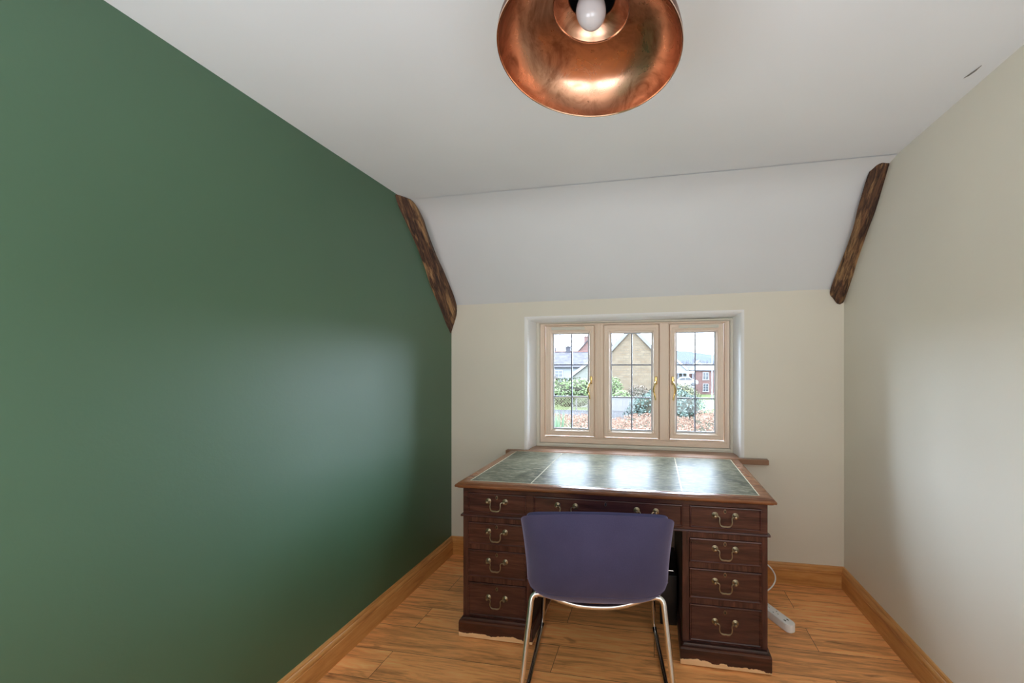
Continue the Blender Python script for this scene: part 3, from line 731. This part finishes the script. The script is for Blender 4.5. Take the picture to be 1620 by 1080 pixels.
# ================================================================== extension lead on the floor
sp = empty('power_strip', (0.678, 2.372, 0), math.atan2(-0.884, 0.467)); tag(sp, 'white multi-socket power strip lying on the floor beside the desk', 'power strip')
L_, W_, H_ = 0.335, 0.056, 0.042
def stadium(l0, l1, r, n=10):
    out = []
    for k in range(n+1): a = -math.pi/2+math.pi*k/n; out.append((l1-r+r*math.cos(a), r*math.sin(a)))
    for k in range(n+1): a = math.pi/2+math.pi*k/n; out.append((l0+r+r*math.cos(a), r*math.sin(a)))
    return out
b = MB()
rows = [[Vector((x, y, z)) for x, y in stadium(-L_+0.03+i_, 0.03-i_, W_/2-i_)] for i_, z in ((0.003, 0.0), (0.0, 0.004), (0.0, H_-0.004), (0.0015, H_-0.001), (0.004, H_))]
vs = b.grid(rows, close_u=True); b.bm.faces.new(vs[0]); b.bm.faces.new(vs[-1])
b.build('body', mat_white_plastic, sp, smooth=True, angle=0.5)
for k in range(3):
    xc = -0.085-k*0.066
    b = MB()
    Rm = Matrix.Translation((xc, 0, H_)) @ Matrix.Rotation(math.radians(0), 4, 'Z')
    b.box(-0.004+0.011, 0.004+0.011, -0.0016, 0.0016, -0.001, 0.0004, 0, mat=Rm)
    for s_ in (-1, 1): b.box(-0.0135, -0.0065, s_*0.011-0.0018, s_*0.011+0.0018, -0.001, 0.0004, 0, mat=Rm)
    o = b.build('socket', mat_slot, sp); o['label'] = 'three pin slots of a socket'
for s_ in (-1, 1):
    b = MB(); b.box(-0.024, -0.010, s_*0.009-0.0032, s_*0.009+0.0032, H_-0.001, H_+0.0004); o = b.build('usb_port', mat_black, sp); o['label'] = 'small dark charging port'
b = MB()
pth = smooth_path([(0.600, 2.852, 0.136), (0.680, 2.838, 0.128), (0.722, 2.81, 0.085), (0.714, 2.78, 0.042), (0.660, 2.74, 0.010), (0.575, 2.705, 0.010), (0.530, 2.656, 0.020)], 8)
b.tube(pth, 0.0042, 10); o = b.build('power_cable', mat_white_plastic, smooth=True); tag(o, 'white power cable looping down to the floor behind the desk', 'cable')

#EXTERIOR
EXT = 0.122   # overall reflectance of the outdoor surfaces under the bright overcast sky
def ec(c_): return tuple(v*EXT for v in c_)
# ================================================================== outside the window: gardens and houses below the first-floor room
def gz(y): return -2.45 - max(0.0, y-10)*0.0255      # the ground falls gently away
def X(px, Y): return onY(px, PY0, Y).x
def Z(px, py, Y): return onY(px, py, Y).z
def matte(name, col, var=0.12, scale=8, rough=0.9, bump=0.0):
    col = ec(col); m = M(name, col, rough, **{'Specular IOR Level': 0.0}); t = NT(m); v = t.coords()
    a = t.noise(v, scale, 4, 0.6)
    t.color(t.ramp(a, [(0.3, tuple(c_*(1-var) for c_ in col)), (0.7, tuple(c_*(1+var) for c_ in col))]))
    if bump: t.bump(a, bump, 0.02)
    return m
def coursed(name, c1, c2, mortar, bw, rh, ms=0.02, axes='XZ'):
    c1, c2, mortar = ec(c1), ec(c2), ec(mortar); m = M(name, c1, 0.9, **{'Specular IOR Level': 0.0}); t = NT(m); tc = t.n('ShaderNodeTexCoord'); sp_ = t.n('ShaderNodeSeparateXYZ'); t.l(tc.outputs['Object'], sp_.inputs[0])
    cb = t.n('ShaderNodeCombineXYZ'); t.l(t.math('ADD', sp_.outputs['X'], sp_.outputs['Y']), cb.inputs[0]); t.l(sp_.outputs['Z'], cb.inputs[1])
    br = t.n('ShaderNodeTexBrick'); t.l(cb.outputs[0], br.inputs['Vector'])
    br.inputs['Scale'].default_value = 1; br.inputs['Brick Width'].default_value = bw; br.inputs['Row Height'].default_value = rh; br.inputs['Mortar Size'].default_value = ms
    br.inputs['Color1'].default_value = (*c1, 1); br.inputs['Color2'].default_value = (*c2, 1); br.inputs['Mortar'].default_value = (*mortar, 1)
    v = t.coords(); a = t.noise(v, 1.7, 4)
    t.color(t.mix(0.35, br.outputs['Color'], t.ramp(a, [(0.3, tuple(c_*0.6 for c_ in c1)), (0.7, tuple(min(1, c_*1.35) for c_ in c2))]))); return m
mat_ground = matte('garden_ground', (0.20, 0.24, 0.11), 0.3, 1.5)
mat_stone = coursed('honey_stone', (0.54, 0.43, 0.30), (0.40, 0.29, 0.19), (0.34, 0.29, 0.23), 0.55, 0.24, 0.03)
mat_brick = coursed('red_brick', (0.46, 0.25, 0.22), (0.38, 0.19, 0.165), (0.48, 0.40, 0.36), 0.45, 0.15)
mat_slate = coursed('grey_slate', (0.19, 0.175, 0.20), (0.25, 0.235, 0.26), (0.15, 0.14, 0.16), 0.5, 0.25)
mat_tile_pale = coursed('pale_roof_tile', (0.38, 0.38, 0.40), (0.43, 0.43, 0.44), (0.32, 0.32, 0.34), 0.5, 0.3)
mat_redtile = matte('red_ridge_tile', (0.46, 0.25, 0.22))
mat_render = matte('white_render', (0.60, 0.60, 0.61), 0.04)
mat_creamr = matte('cream_render', (0.58, 0.57, 0.49), 0.04)
mat_verge = matte('pale_verge_board', (0.48, 0.47, 0.48), 0.04)
mat_dkwin = M('dark_window_pane', ec((0.12, 0.13, 0.16)), 0.15)
mat_whitep = M('white_painted_wood', ec((0.62, 0.62, 0.63)), 0.5)
mat_fence = matte('weathered_fence_board', (0.44, 0.41, 0.42), 0.15, 3)
mat_trellis = matte('tan_trellis', (0.42, 0.36, 0.22), 0.1)
mat_hill = matte('hazy_hillside', (0.17, 0.19, 0.235), 0.12, 0.02)  # distance haze put into the blue-grey hill colour
mat_post = M('grey_lamp_column', ec((0.45, 0.47, 0.47)), 0.6)
mat_lawn = matte('lawn', (0.28, 0.40, 0.20), 0.1, 3)
mat_path = matte('pale_paving', (0.50, 0.49, 0.48), 0.08)
def leafmat(name, c1, c2, c3):
    c1, c2, c3 = ec(c1), ec(c2), ec(c3); m = M(name, c1, 0.7, **{'Specular IOR Level': 0.0}); t = NT(m); gi = t.n('ShaderNodeNewGeometry')
    t.color(t.ramp(gi.outputs['Random Per Island'], [(0.0, c1), (0.5, c2), (1.0, c3)])); return m
lm_beech = leafmat('russet_beech_leaf', (0.34, 0.17, 0.12), (0.52, 0.31, 0.22), (0.60, 0.42, 0.32))
lm_laurel = leafmat('dark_laurel_leaf', (0.11, 0.17, 0.14), (0.22, 0.31, 0.26), (0.36, 0.44, 0.40))
lm_green = leafmat('fresh_green_leaf', (0.22, 0.32, 0.12), (0.36, 0.45, 0.22), (0.50, 0.54, 0.34))
lm_yellow = leafmat('yellow_green_leaf', (0.30, 0.31, 0.17), (0.46, 0.42, 0.24), (0.34, 0.40, 0.30))
lm_brown = leafmat('brown_twig', (0.28, 0.20, 0.17), (0.45, 0.36, 0.30), (0.38, 0.34, 0.26))
lm_blade = leafmat('strap_leaf', (0.22, 0.40, 0.22), (0.36, 0.54, 0.34), (0.50, 0.60, 0.36))
mat_core = matte('shrub_interior', (0.16, 0.15, 0.11), 0.2, 2)
rnd = random.Random(11)
def leaf(bm, p, n, size, mi=0):
    n = n.normalized(); a = n.cross(Vector((rnd.uniform(-1, 1), rnd.uniform(-1, 1), rnd.uniform(-1, 1)))).normalized(); c_ = n.cross(a)
    L, W = size*rnd.uniform(0.8, 1.3), size*rnd.uniform(0.45, 0.7)
    vs = [bm.verts.new(q) for q in (p - a*L*0.5, p + c_*W*0.5 + n*size*0.08, p + a*L*0.5, p - c_*W*0.5 + n*size*0.08)]
    f = bm.faces.new(vs); f.material_index = mi
def shrub(name, label, cat, centre, rad, mat, count, size, group=None):
    """lumpy leaf-covered bush standing on the ground"""
    o_ = Vector((centre[0], centre[1], gz(centre[1]))); b = MB(); b.mi = 1
    seg, rings = 18, 10; H0 = centre[2]-o_.z
    off = Vector((rnd.uniform(0, 99), rnd.uniform(0, 99), 0))
    def surf(th, ph, k):
        d = Vector((math.cos(th)*math.cos(ph)*rad[0], math.sin(th)*math.cos(ph)*rad[1], math.sin(ph)*rad[2]))
        q = 1 + 0.28*noise.noise(d*0.9 + off) + 0.12*noise.noise(d*2.3 + off)
        p = d*k*q + Vector((0, 0, H0)); p.z = max(p.z, 0.0); return p
    b.grid([[surf(2*math.pi*j/seg, -math.pi/2 + math.pi*i/rings, 0.84) for j in range(seg)] for i in range(rings+1)], close_u=True)
    for _ in range(count):
        th, ph = rnd.uniform(0, 2*math.pi), math.asin(rnd.uniform(-0.75, 1)); p = surf(th, ph, rnd.uniform(0.84, 1.08))
        leaf(b.bm, p, Vector((math.cos(th)*math.cos(ph), math.sin(th)*math.cos(ph), math.sin(ph))) + Vector((rnd.uniform(-.7, .7), rnd.uniform(-.7, .7), rnd.uniform(-.5, .9))), size)
    o = b.build(name, [mat, mat_core]); o.location = o_; tag(o, label, cat, group); return o
# garden ground, lawn and hill
b = MB(); ys = [3.25, 6, 10, 20, 40, 60, 90, 140, 260, 700]
b.grid([[Vector((x, y, gz(min(y, 140)))) for x in (-400, -60, -12, -4, 4, 12, 60, 400)] for y in ys])
o = b.build('garden_ground', mat_ground); tag(o, kind='structure')
b = MB(); rows = []
for i in range(26):
    y = 420 + i*12; row = []
    for j in range(60):
        x = -520 + j*18; f_ = math.sin(math.pi*min(1, i/25.0)/2)
        top = 23*math.exp(-((x+5)/150)**2) + 13*math.exp(-((x+240)/200)**2) + 2.2*noise.noise(Vector((x*0.03, y*0.02, 0)))
        row.append(Vector((x, y, gz(140) + (top+6)*f_)))
    rows.append(row)
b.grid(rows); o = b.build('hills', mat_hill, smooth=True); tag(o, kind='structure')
b = MB(); ll = [(X(1095, 46), 46), (X(1150, 46), 46), (X(1160, 66), 66), (X(1100, 66), 66)]
b.prism([(x, y) for x, y in ll], 'z', 0, 0.01)
for v in b.bm.verts: v.co.z += gz(v.co.y) + 0.03
o = b.build('lawn', mat_lawn); tag(o, kind='structure')
# beech hedge: dense russet leaves
def top_h(x, y): return -0.98 + 0.22*noise.noise(Vector((x*0.8, y*0.8, 2))) + 0.10*noise.noise(Vector((x*2.6, y*2.6, 5))) + (0.25 if x > X(1105, 17) else 0)*min(1, max(0, (y-14)/3))
b = MB(); b.mi = 1; x0, x1, y0, y1 = -5.5, 4.6, 12.0, 19.6; n = 40
b.grid([[Vector((x0+(x1-x0)*i/n, y0+(y1-y0)*j/n, top_h(x0+(x1-x0)*i/n, y0+(y1-y0)*j/n)-0.09)) for i in range(n+1)] for j in range(n+1)])
b.grid([[Vector((x0+(x1-x0)*i/n, y0, z)) for i in range(n+1)] for z in (gz(y0), -0.85)])
for _ in range(24000):
    x, y = rnd.uniform(x0, x1), y0 + (y1-y0)*rnd.random()**1.3
    p = Vector((x, y, top_h(x, y) + rnd.uniform(-0.12, 0.10)))
    leaf(b.bm, p, Vector((rnd.uniform(-.9, .9), rnd.uniform(-1.3, .2), rnd.uniform(0.1, 1))), 0.080)
for _ in range(3500):
    x, z = rnd.uniform(x0, x1), rnd.uniform(gz(y0), -0.75)
    leaf(b.bm, Vector((x, y0 - rnd.uniform(0, 0.08), z)), Vector((rnd.uniform(-.7, .7), -1, rnd.uniform(-.2, .8))), 0.10)
o = b.build('beech_hedge', [lm_beech, mat_core]); tag(o, 'wide russet-leaved beech hedge below the window', 'hedge')
# tall strap-leaved plant in front of the hedge
px_ = X(881, 9.4); base = Vector((px_, 9.4, gz(9.4))); b = MB()
for _ in range(260):
    a = rnd.uniform(0, 2*math.pi); le = rnd.uniform(1.9, 3.25); sp2 = rnd.uniform(0.05, 0.34); w_ = rnd.uniform(0.028, 0.05)
    d = Vector((math.cos(a), math.sin(a), 0)); s2 = Vector((-math.sin(a), math.cos(a), 0))*w_; r0 = d*rnd.uniform(0, 0.15); prev = None
    for k in range(6):
        q = k/5; p = r0 + d*sp2*q**2 + Vector((0, 0, le*(q - 0.12*q**3))); ww = s2*(1-q)**0.6
        cur = (b.bm.verts.new(p-ww), b.bm.verts.new(p+ww))
        if prev: b.bm.faces.new((prev[0], prev[1], cur[1], cur[0]))
        prev = cur
o = b.build('strap_leaved_plant', lm_blade); o.location = base; tag(o, 'tall green strap-leaved plant at left of the russet hedge', 'plant')
# bushes
shrub('laurel_bush', 'large dark green bush rising behind the russet hedge', 'bush', (X(1053, 22.5), 22.5, -0.95), (1.85, 1.3, 1.12), lm_laurel, 3600, 0.13)
shrub('garden_shrub', 'long leafy green shrub in front of the white and cream houses', 'bush', (X(902, 31), 31, -0.75), (2.1, 1.3, 1.15), lm_green, 2600, 0.17)
shrub('garden_shrub', 'fresh green shrub against the foot of the honey stone gable', 'bush', (X(968, 33), 33, -0.75), (0.85, 1.0, 1.35), lm_green, 1500, 0.16)
shrub('garden_shrub', 'low green shrub beside the pale fence below the stone gable', 'bush', (X(984, 31), 31, -1.35), (0.75, 0.9, 0.9), lm_green, 900, 0.15)
shrub('garden_shrub', 'yellow-green shrub in front of the parked white car', 'bush', (X(1082, 34), 34, -1.25), (1.15, 1.0, 1.15), lm_yellow, 1700, 0.16)
shrub('bare_shrub', 'brownish twiggy shrub before the white house at far left', 'bush', (X(874, 38), 38, -0.45), (0.75, 0.8, 1.0), lm_brown, 900, 0.15)
shrub('garden_shrub', 'thin brown climber on the right half of the stone gable foot', 'bush', (X(1010, 36), 36, -1.3), (1.1, 0.7, 1.0), lm_brown, 1000, 0.14)
# pale garden fence with a trellis top at its left end
fy = 26.0; fx0, fx1, fz = X(868, fy), X(1002, fy), gz(fy)
fence = empty('garden_fence', ((fx0+fx1)/2, fy, fz)); tag(fence, 'pale weathered wooden garden fence behind the russet hedge', 'fence')
n = 44; ox = (fx0+fx1)/2; zt = Z(985, 630, fy)-fz; zs = Z(915, 649, fy)-fz
for part in range(3):
    b = MB(); a_ = fx0-ox + (fx1-fx0)*part/3; c_ = fx0-ox + (fx1-fx0)*(part+1)/3
    for k in range(14):
        xa = a_+(c_-a_)*k/14; b.box(xa+0.004, xa+(c_-a_)/14-0.004, 0, 0.02+0.008*(k % 2), 0.03, zt if part == 2 else zs)
    b.box(a_, c_, -0.01, 0.0, (zt if part == 2 else zs)-0.03, (zt if part == 2 else zs)+0.02)
    b.build('fence_panel', mat_fence, fence)
for part in range(4):
    b = MB(); a_ = fx0-ox + (fx1-fx0)*part/3; b.box(a_-0.05, a_+0.05, 0.02, 0.12, 0, zt+0.06, 0.008); b.build('fence_post', mat_fence, fence)
b = MB(); a_, c_, z0_, z1_ = fx0-ox, fx0-ox+(fx1-fx0)*0.66, zs+0.02, zt-0.02; hh = z1_-z0_; k = -hh
while k < c_-a_:
    for sg in (1, -1):
        p0 = Vector((a_+k + (0 if sg > 0 else hh), 0.01, z0_)); p1 = p0 + Vector((sg*hh, 0, hh))
        def clip(p, q):
            if abs(q.x-p.x) < 1e-6: return p
            if p.x < a_: p = p.lerp(q, (a_-p.x)/(q.x-p.x))
            elif p.x > c_: p = p.lerp(q, (c_-p.x)/(q.x-p.x))
            return p
        if max(p0.x, p1.x) > a_+0.02 and min(p0.x, p1.x) < c_-0.02:
            q0, q1 = clip(p0, p1), clip(p1, p0); b.tube([q0, q1], 0.011, 4)
    k += 0.17
b.box(a_, c_, 0, 0.03, z1_, z1_+0.04); o = b.build('trellis', mat_trellis, fence); o['label'] = 'tan diamond trellis on fence top'
# ---- houses
def gable_house(name, label, Y, depth, xl, xr, xa, z_e_l, z_e_r, z_a, wallm, roofm, ridge_to=None, thick=0.16, over=0.18, vergem=None):
    """gable end facing the room: eaves corners, apex, ridge running away"""
    g0 = gz(Y+depth)-0.2; o_ = Vector((xa, Y, gz(Y))); h = empty(name, o_); tag(h, label, 'house')
    P = [(xl-xa, g0-o_.z), (xr-xa, g0-o_.z), (xr-xa, z_e_r-o_.z), (0, z_a-o_.z), (xl-xa, z_e_l-o_.z)]
    b = MB(); b.prism(P, 'y', 0, depth); b.build('wall', wallm, h)
    for (xe, ze) in ((xl, z_e_l), (xr, z_e_r)):
        d = Vector((xe-xa, ze-z_a)); d2 = d*(1+0.25/d.length); nrm = Vector((-d.y, d.x)).normalized(); nrm = nrm if nrm.y > 0 else -nrm
        a0 = Vector((0, z_a-o_.z)); a1 = a0+d2
        b = MB(); b.prism([(p.x, p.y) for p in (a0+nrm*0.01, a1+nrm*0.01, a1+nrm*thick, a0+nrm*thick)], 'y', -over, depth+over); b.build('roof_slope', roofm, h)
        if vergem:
            b = MB(); b.prism([(p.x, p.y) for p in (a0-nrm*0.14, a1-nrm*0.14, a1+nrm*(thick+0.01), a0+nrm*(thick+0.01))], 'y', -over-0.03, -over+0.01); b.build('verge_board', vergem, h)
    return h
def eaves_house(name, label, Y, depth, x0, x1, z_e, z_r, wallm, roofm, cat='house', ridgem=None, hip=0.0):
    """long side facing the room"""
    o_ = Vector(((x0+x1)/2, Y, gz(Y))); h = empty(name, o_); tag(h, label, cat); w2 = (x1-x0)/2; e_, r_ = z_e-o_.z, z_r-o_.z; g0 = gz(Y+depth)-0.2-o_.z
    b = MB(); b.box(-w2, w2, 0, depth, g0, e_)
    if hip == 0: b.prism([(0.01, e_), (depth-0.01, e_), (depth/2, r_-0.02)], 'x', -w2+0.01, w2-0.01)
    b.build('wall', wallm, h)
    for side in (0, 1):
        yo, yr_ = (-0.3, depth/2) if side == 0 else (depth+0.3, depth/2)
        b = MB(); lo, hi = e_-0.12, r_; hp = hip
        top_ = [Vector((-w2-0.15, yo, lo)), Vector((w2+0.15, yo, lo)), Vector((w2+0.15-hp, yr_, hi)), Vector((-w2-0.15+hp, yr_, hi))]
        vs = [b.bm.verts.new(p) for p in top_]; vs2 = [b.bm.verts.new(p+Vector((0, 0, 0.14))) for p in top_]
        b.bm.faces.new(vs); b.bm.faces.new(vs2)
        for k in range(4): b.bm.faces.new((vs[k], vs[(k+1) % 4], vs2[(k+1) % 4], vs2[k]))
        b.build('roof_slope', roofm, h)
    if hip:
        for sg in (-1, 1):
            b = MB(); f = [Vector((sg*(w2+0.15), -0.3, e_-0.0)), Vector((sg*(w2+0.15), depth+0.3, e_-0.0)), Vector((sg*(w2+0.15-hip), depth/2, r_+0.14))]
            vs = [b.bm.verts.new(p) for p in f]; vs2 = [b.bm.verts.new(p-Vector((0, 0, 0.14))) for p in f]; b.bm.faces.new(vs); b.bm.faces.new(vs2)
            for k in range(3): b.bm.faces.new((vs[k], vs[(k+1) % 3], vs2[(k+1) % 3], vs2[k]))
            b.build('hip_roof_slope', roofm, h)
    if ridgem:
        b = MB(); b.box(-w2-0.15, w2+0.15, depth/2-0.14, depth/2+0.14, r_+0.10, r_+0.28, 0.04); b.build('ridge_tiles', ridgem, h)
    return h
def house_window(h, xc, zc, w_, hh, cols=2, rows=2, y=-0.02):
    o_ = h.location; x, z = xc-o_.x, zc-o_.z; b = MB(); t_ = 0.09
    b.box(x-w_/2-t_, x-w_/2, y-0.04, y+0.06, z-hh/2, z+hh/2); b.box(x+w_/2, x+w_/2+t_, y-0.04, y+0.06, z-hh/2, z+hh/2)
    b.box(x-w_/2-t_, x+w_/2+t_, y-0.04, y+0.06, z+hh/2, z+hh/2+t_); b.box(x-w_/2-t_*2, x+w_/2+t_*2, y-0.09, y+0.06, z-hh/2-t_*1.6, z-hh/2)
    for k in range(1, cols): xx = x-w_/2+w_*k/cols; b.box(xx-0.03, xx+0.03, y-0.03, y+0.02, z-hh/2, z+hh/2)
    for k in range(1, rows): zz = z-hh/2+hh*k/rows; b.box(x-w_/2, x+w_/2, y-0.03, y+0.02, zz-0.025, zz+0.025)
    f = b.build('window', mat_whitep, h); b = MB(); b.box(x-w_/2, x+w_/2, y, y+0.03, z-hh/2, z+hh/2); b.build('pane', mat_dkwin, f)
def chimney(h, xc, yc, z0, z1, w_, mat, pots=1):
    o_ = h.location; b = MB(); x, y = xc-o_.x, yc-o_.y
    b.box(x-w_/2, x+w_/2, y-w_*0.4, y+w_*0.4, z0-o_.z, z1-o_.z); b.box(x-w_/2-0.06, x+w_/2+0.06, y-w_*0.4-0.06, y+w_*0.4+0.06, z1-o_.z-0.16, z1-o_.z+0.02)
    c_ = b.build('chimney', mat, h)
    for k in range(pots):
        b = MB(); b.lathe([(0.13, 0), (0.11, 0.25), (0.13, 0.27), (0.13, 0.34), (0.09, 0.34)], 12, Matrix.Translation((x+(k-(pots-1)/2)*0.35, y, z1-o_.z+0.02)), cap0=True, cap1=True); b.build('chimney_pot', mat_redtile, c_)
# honey stone gable straight ahead
Y = 42.0
h = gable_house('stone_house', 'honey-coloured stone house with its gable facing the window', Y, 9, X(952, Y), X(1053, Y), X(1000, Y), Z(952, 570, Y), Z(1053, 572, Y), Z(1000, 518, Y), mat_stone, mat_tile_pale, vergem=mat_verge)
# white house with a long slate roof at the left
Y = 62.0
h = eaves_house('white_house', 'white rendered house under a long slate roof at far left', Y, 8, X(852, Y), X(946, Y), Z(900, 580, Y), Z(900, 558, Y+4), mat_render, mat_slate, ridgem=mat_redtile)
chimney(h, X(899, Y+4), Y+4, Z(899, 562, Y+4), Z(899, 548, Y+4), 0.75, mat_slate, 1)
house_window(h, X(884, Y), Z(884, 591, Y), 1.1, 0.9)
# red brick gable behind it
Y = 80.0
h = gable_house('red_brick_house', 'red brick gable and chimney rising behind the slate roof', Y, 9, X(905, Y), X(957, Y), X(931, Y), Z(905, 567, Y), Z(957, 567, Y), Z(931, 538, Y), mat_brick, mat_slate)
chimney(h, X(927.5, Y), Y+0.6, Z(927, 545, Y), Z(927, 532, Y), 1.0, mat_brick, 2)
# low cream gable
Y = 48.0
h = gable_house('cream_cottage', 'low cream rendered cottage gable in front of the white house', Y, 7, X(904, Y), X(949, Y), X(933, Y), Z(904, 594, Y), Z(949, 582, Y), Z(933, 572, Y), mat_creamr, mat_slate, vergem=mat_whitep, thick=0.12)
house_window(h, X(923.5, Y), Z(923, 605, Y), 0.55, 0.6, 1, 2)
# right-hand pane: white gable building with a porch, red brick house, car, lamp post
Y = 84.0
h = gable_house('white_gable_house', 'white gabled building with dark porch posts left of the brick house', Y, 10, X(1040, Y), X(1086, Y), X(1063, Y), Z(1040, 583, Y), Z(1086, 583, Y), Z(1063, 563, Y), mat_render, mat_slate, vergem=mat_whitep)
o_ = h.location
b = MB(); b.box(X(1062, Y)-o_.x, X(1097, Y)-o_.x, -2.6, 0.0, Z(1080, 590, Y)-o_.z, Z(1080, 587, Y)-o_.z); po_ = b.build('porch_roof', mat_whitep, h)
for pxx in (1073, 1080, 1096):
    b = MB(); b.box(X(pxx, Y-2.4)-o_.x-0.13, X(pxx, Y-2.4)-o_.x+0.13, -2.5, -2.25, -0.3, Z(1080, 590, Y)-o_.z); o = b.build('porch_post', M('dark_post', ec((0.16, 0.16, 0.19)), 0.7), h)
Y = 88.0
h = eaves_house('brick_villa', 'red brick house with white sash windows beyond the lawn', Y, 8, X(1095, Y), X(1146, Y), Z(1115, 585, Y), Z(1115, 576, Y+4), mat_brick, mat_tile_pale, hip=2.0)
for pxx in (1116.5, 1137): house_window(h, X(pxx, Y), Z(pxx, 594.5, Y), 0.95, 1.35, 2, 2); house_window(h, X(pxx, Y), Z(pxx, 613, Y), 0.9, 1.4, 2, 3)
# distant slate roof between them
Y = 130.0
h = eaves_house('distant_house', 'distant grey-roofed house between the white gable and the hill', Y, 9, X(1076, Y), X(1099, Y), Z(1090, 584, Y), Z(1090, 577, Y+4), mat_render, mat_slate)
h = gable_house('distant_white_house', 'small distant white gable below the hill', 150.0, 10, X(1101, 150), X(1113, 150), X(1107, 150), Z(1101, 577, 150), Z(1113, 577, 150), Z(1107, 570, 150), mat_render, mat_verge)
# street lamp
Y = 60.0; xl_ = X(1126.5, Y); lp = empty('street_lamp', (xl_, Y, gz(Y))); tag(lp, 'tall grey street lamp column in front of the brick house', 'street lamp')
ht = Z(1126, 535, Y)-gz(Y)
b = MB(); b.lathe([(0.13, 0), (0.13, 1.2), (0.085, 1.25), (0.06, ht)], 14, cap0=True, cap1=True); b.build('column', mat_post, lp, smooth=True)
b = MB(); b.tube([(0, 0, ht-0.02), (-0.15, 0, ht+0.06), (-0.3, 0, ht+0.07)], 0.04, 8); b.build('bracket', mat_post, lp)
b = MB(); b.box(-0.85, -0.28, -0.12, 0.12, ht+0.0, ht+0.12, 0.04); b.build('lantern', mat_post, lp)
# parked white car
Y = 72.0; xc = X(1083, Y); zc = Z(1083, 610, Y); car = empty('parked_car', (xc, Y, zc)); tag(car, 'white car parked before the white gabled building', 'car')
body = [(-2.05, 0.30), (-2.08, 0.62), (-1.95, 0.80), (-1.2, 0.88), (-0.62, 1.38), (0.75, 1.42), (1.45, 0.95), (2.02, 0.85), (2.10, 0.55), (2.05, 0.30)]
b = MB(); b.prism(body, 'y', -0.82, 0.82); bmesh.ops.bevel(b.bm, geom=list(b.bm.edges), offset=0.07, segments=2, affect='EDGES', clamp_overlap=True); b.build('body', M('white_car_paint', ec((0.66, 0.66, 0.68)), 0.3), car, smooth=True)
b = MB()
b.prism([(-0.98, 0.93), (-0.52, 1.31), (0.05, 1.34), (0.05, 0.93)], 'y', -0.835, 0.835); b.prism([(0.13, 0.93), (0.13, 1.34), (0.70, 1.35), (1.22, 0.95)], 'y', -0.835, 0.835); b.build('side_glass', mat_dkwin, car)
for xx in (-1.3, 1.3):
    for yy in (-0.78, 0.78):
        b = MB(); b.lathe([(0.0, -0.1), (0.2, -0.1), (0.31, -0.08), (0.31, 0.08), (0.2, 0.1), (0.0, 0.1)], 20, Matrix.Translation((xx, yy, 0.31)) @ Matrix.Rotation(math.pi/2, 4, 'X')); b.build('wheel', mat_black_plastic, car)
b = MB(); b.box(xc-6, X(1096, Y), Y-3.0, Y+5.0, gz(Y)-0.5, zc); o = b.build('parking_court', mat_path); tag(o, kind='structure')
# trees along the foot of the hill and a bare tree by the stone house
def bare_tree(label, px, Y, ztop, spread, n=60, group=None):
    base = Vector((X(px, Y), Y, gz(Y))); ht_ = ztop-base.z; b = MB(); rr = random.Random(int(px*7))
    b.tube([(0, 0, 0), (0.05, 0, ht_*0.4), (0, 0, ht_*0.75)], [ht_*0.02, ht_*0.014, ht_*0.006], 6)
    for _ in range(n):
        z0_ = ht_*rr.uniform(0.35, 0.75); a = rr.uniform(0, 2*math.pi); d = Vector((math.cos(a), math.sin(a), 0)); r_ = spread*rr.uniform(0.4, 1)
        p1 = d*r_*0.5 + Vector((0, 0, z0_+(ht_-z0_)*0.45)); p2 = d*r_ + Vector((rr.uniform(-.2, .2), 0, z0_+(ht_-z0_)*rr.uniform(0.7, 1.0)))
        b.tube([(0, 0, z0_), p1, p2], [ht_*0.006, ht_*0.004, ht_*0.002], 4)
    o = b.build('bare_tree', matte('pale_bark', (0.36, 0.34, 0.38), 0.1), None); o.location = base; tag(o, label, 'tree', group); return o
bare_tree('bare tree seen past the left edge of the stone gable', 971, 70, Z(971, 528, 70), 1.6, 50)
bare_tree('bare tree above the slate roof at far left', 878, 95, Z(878, 545, 95), 1.8, 45)
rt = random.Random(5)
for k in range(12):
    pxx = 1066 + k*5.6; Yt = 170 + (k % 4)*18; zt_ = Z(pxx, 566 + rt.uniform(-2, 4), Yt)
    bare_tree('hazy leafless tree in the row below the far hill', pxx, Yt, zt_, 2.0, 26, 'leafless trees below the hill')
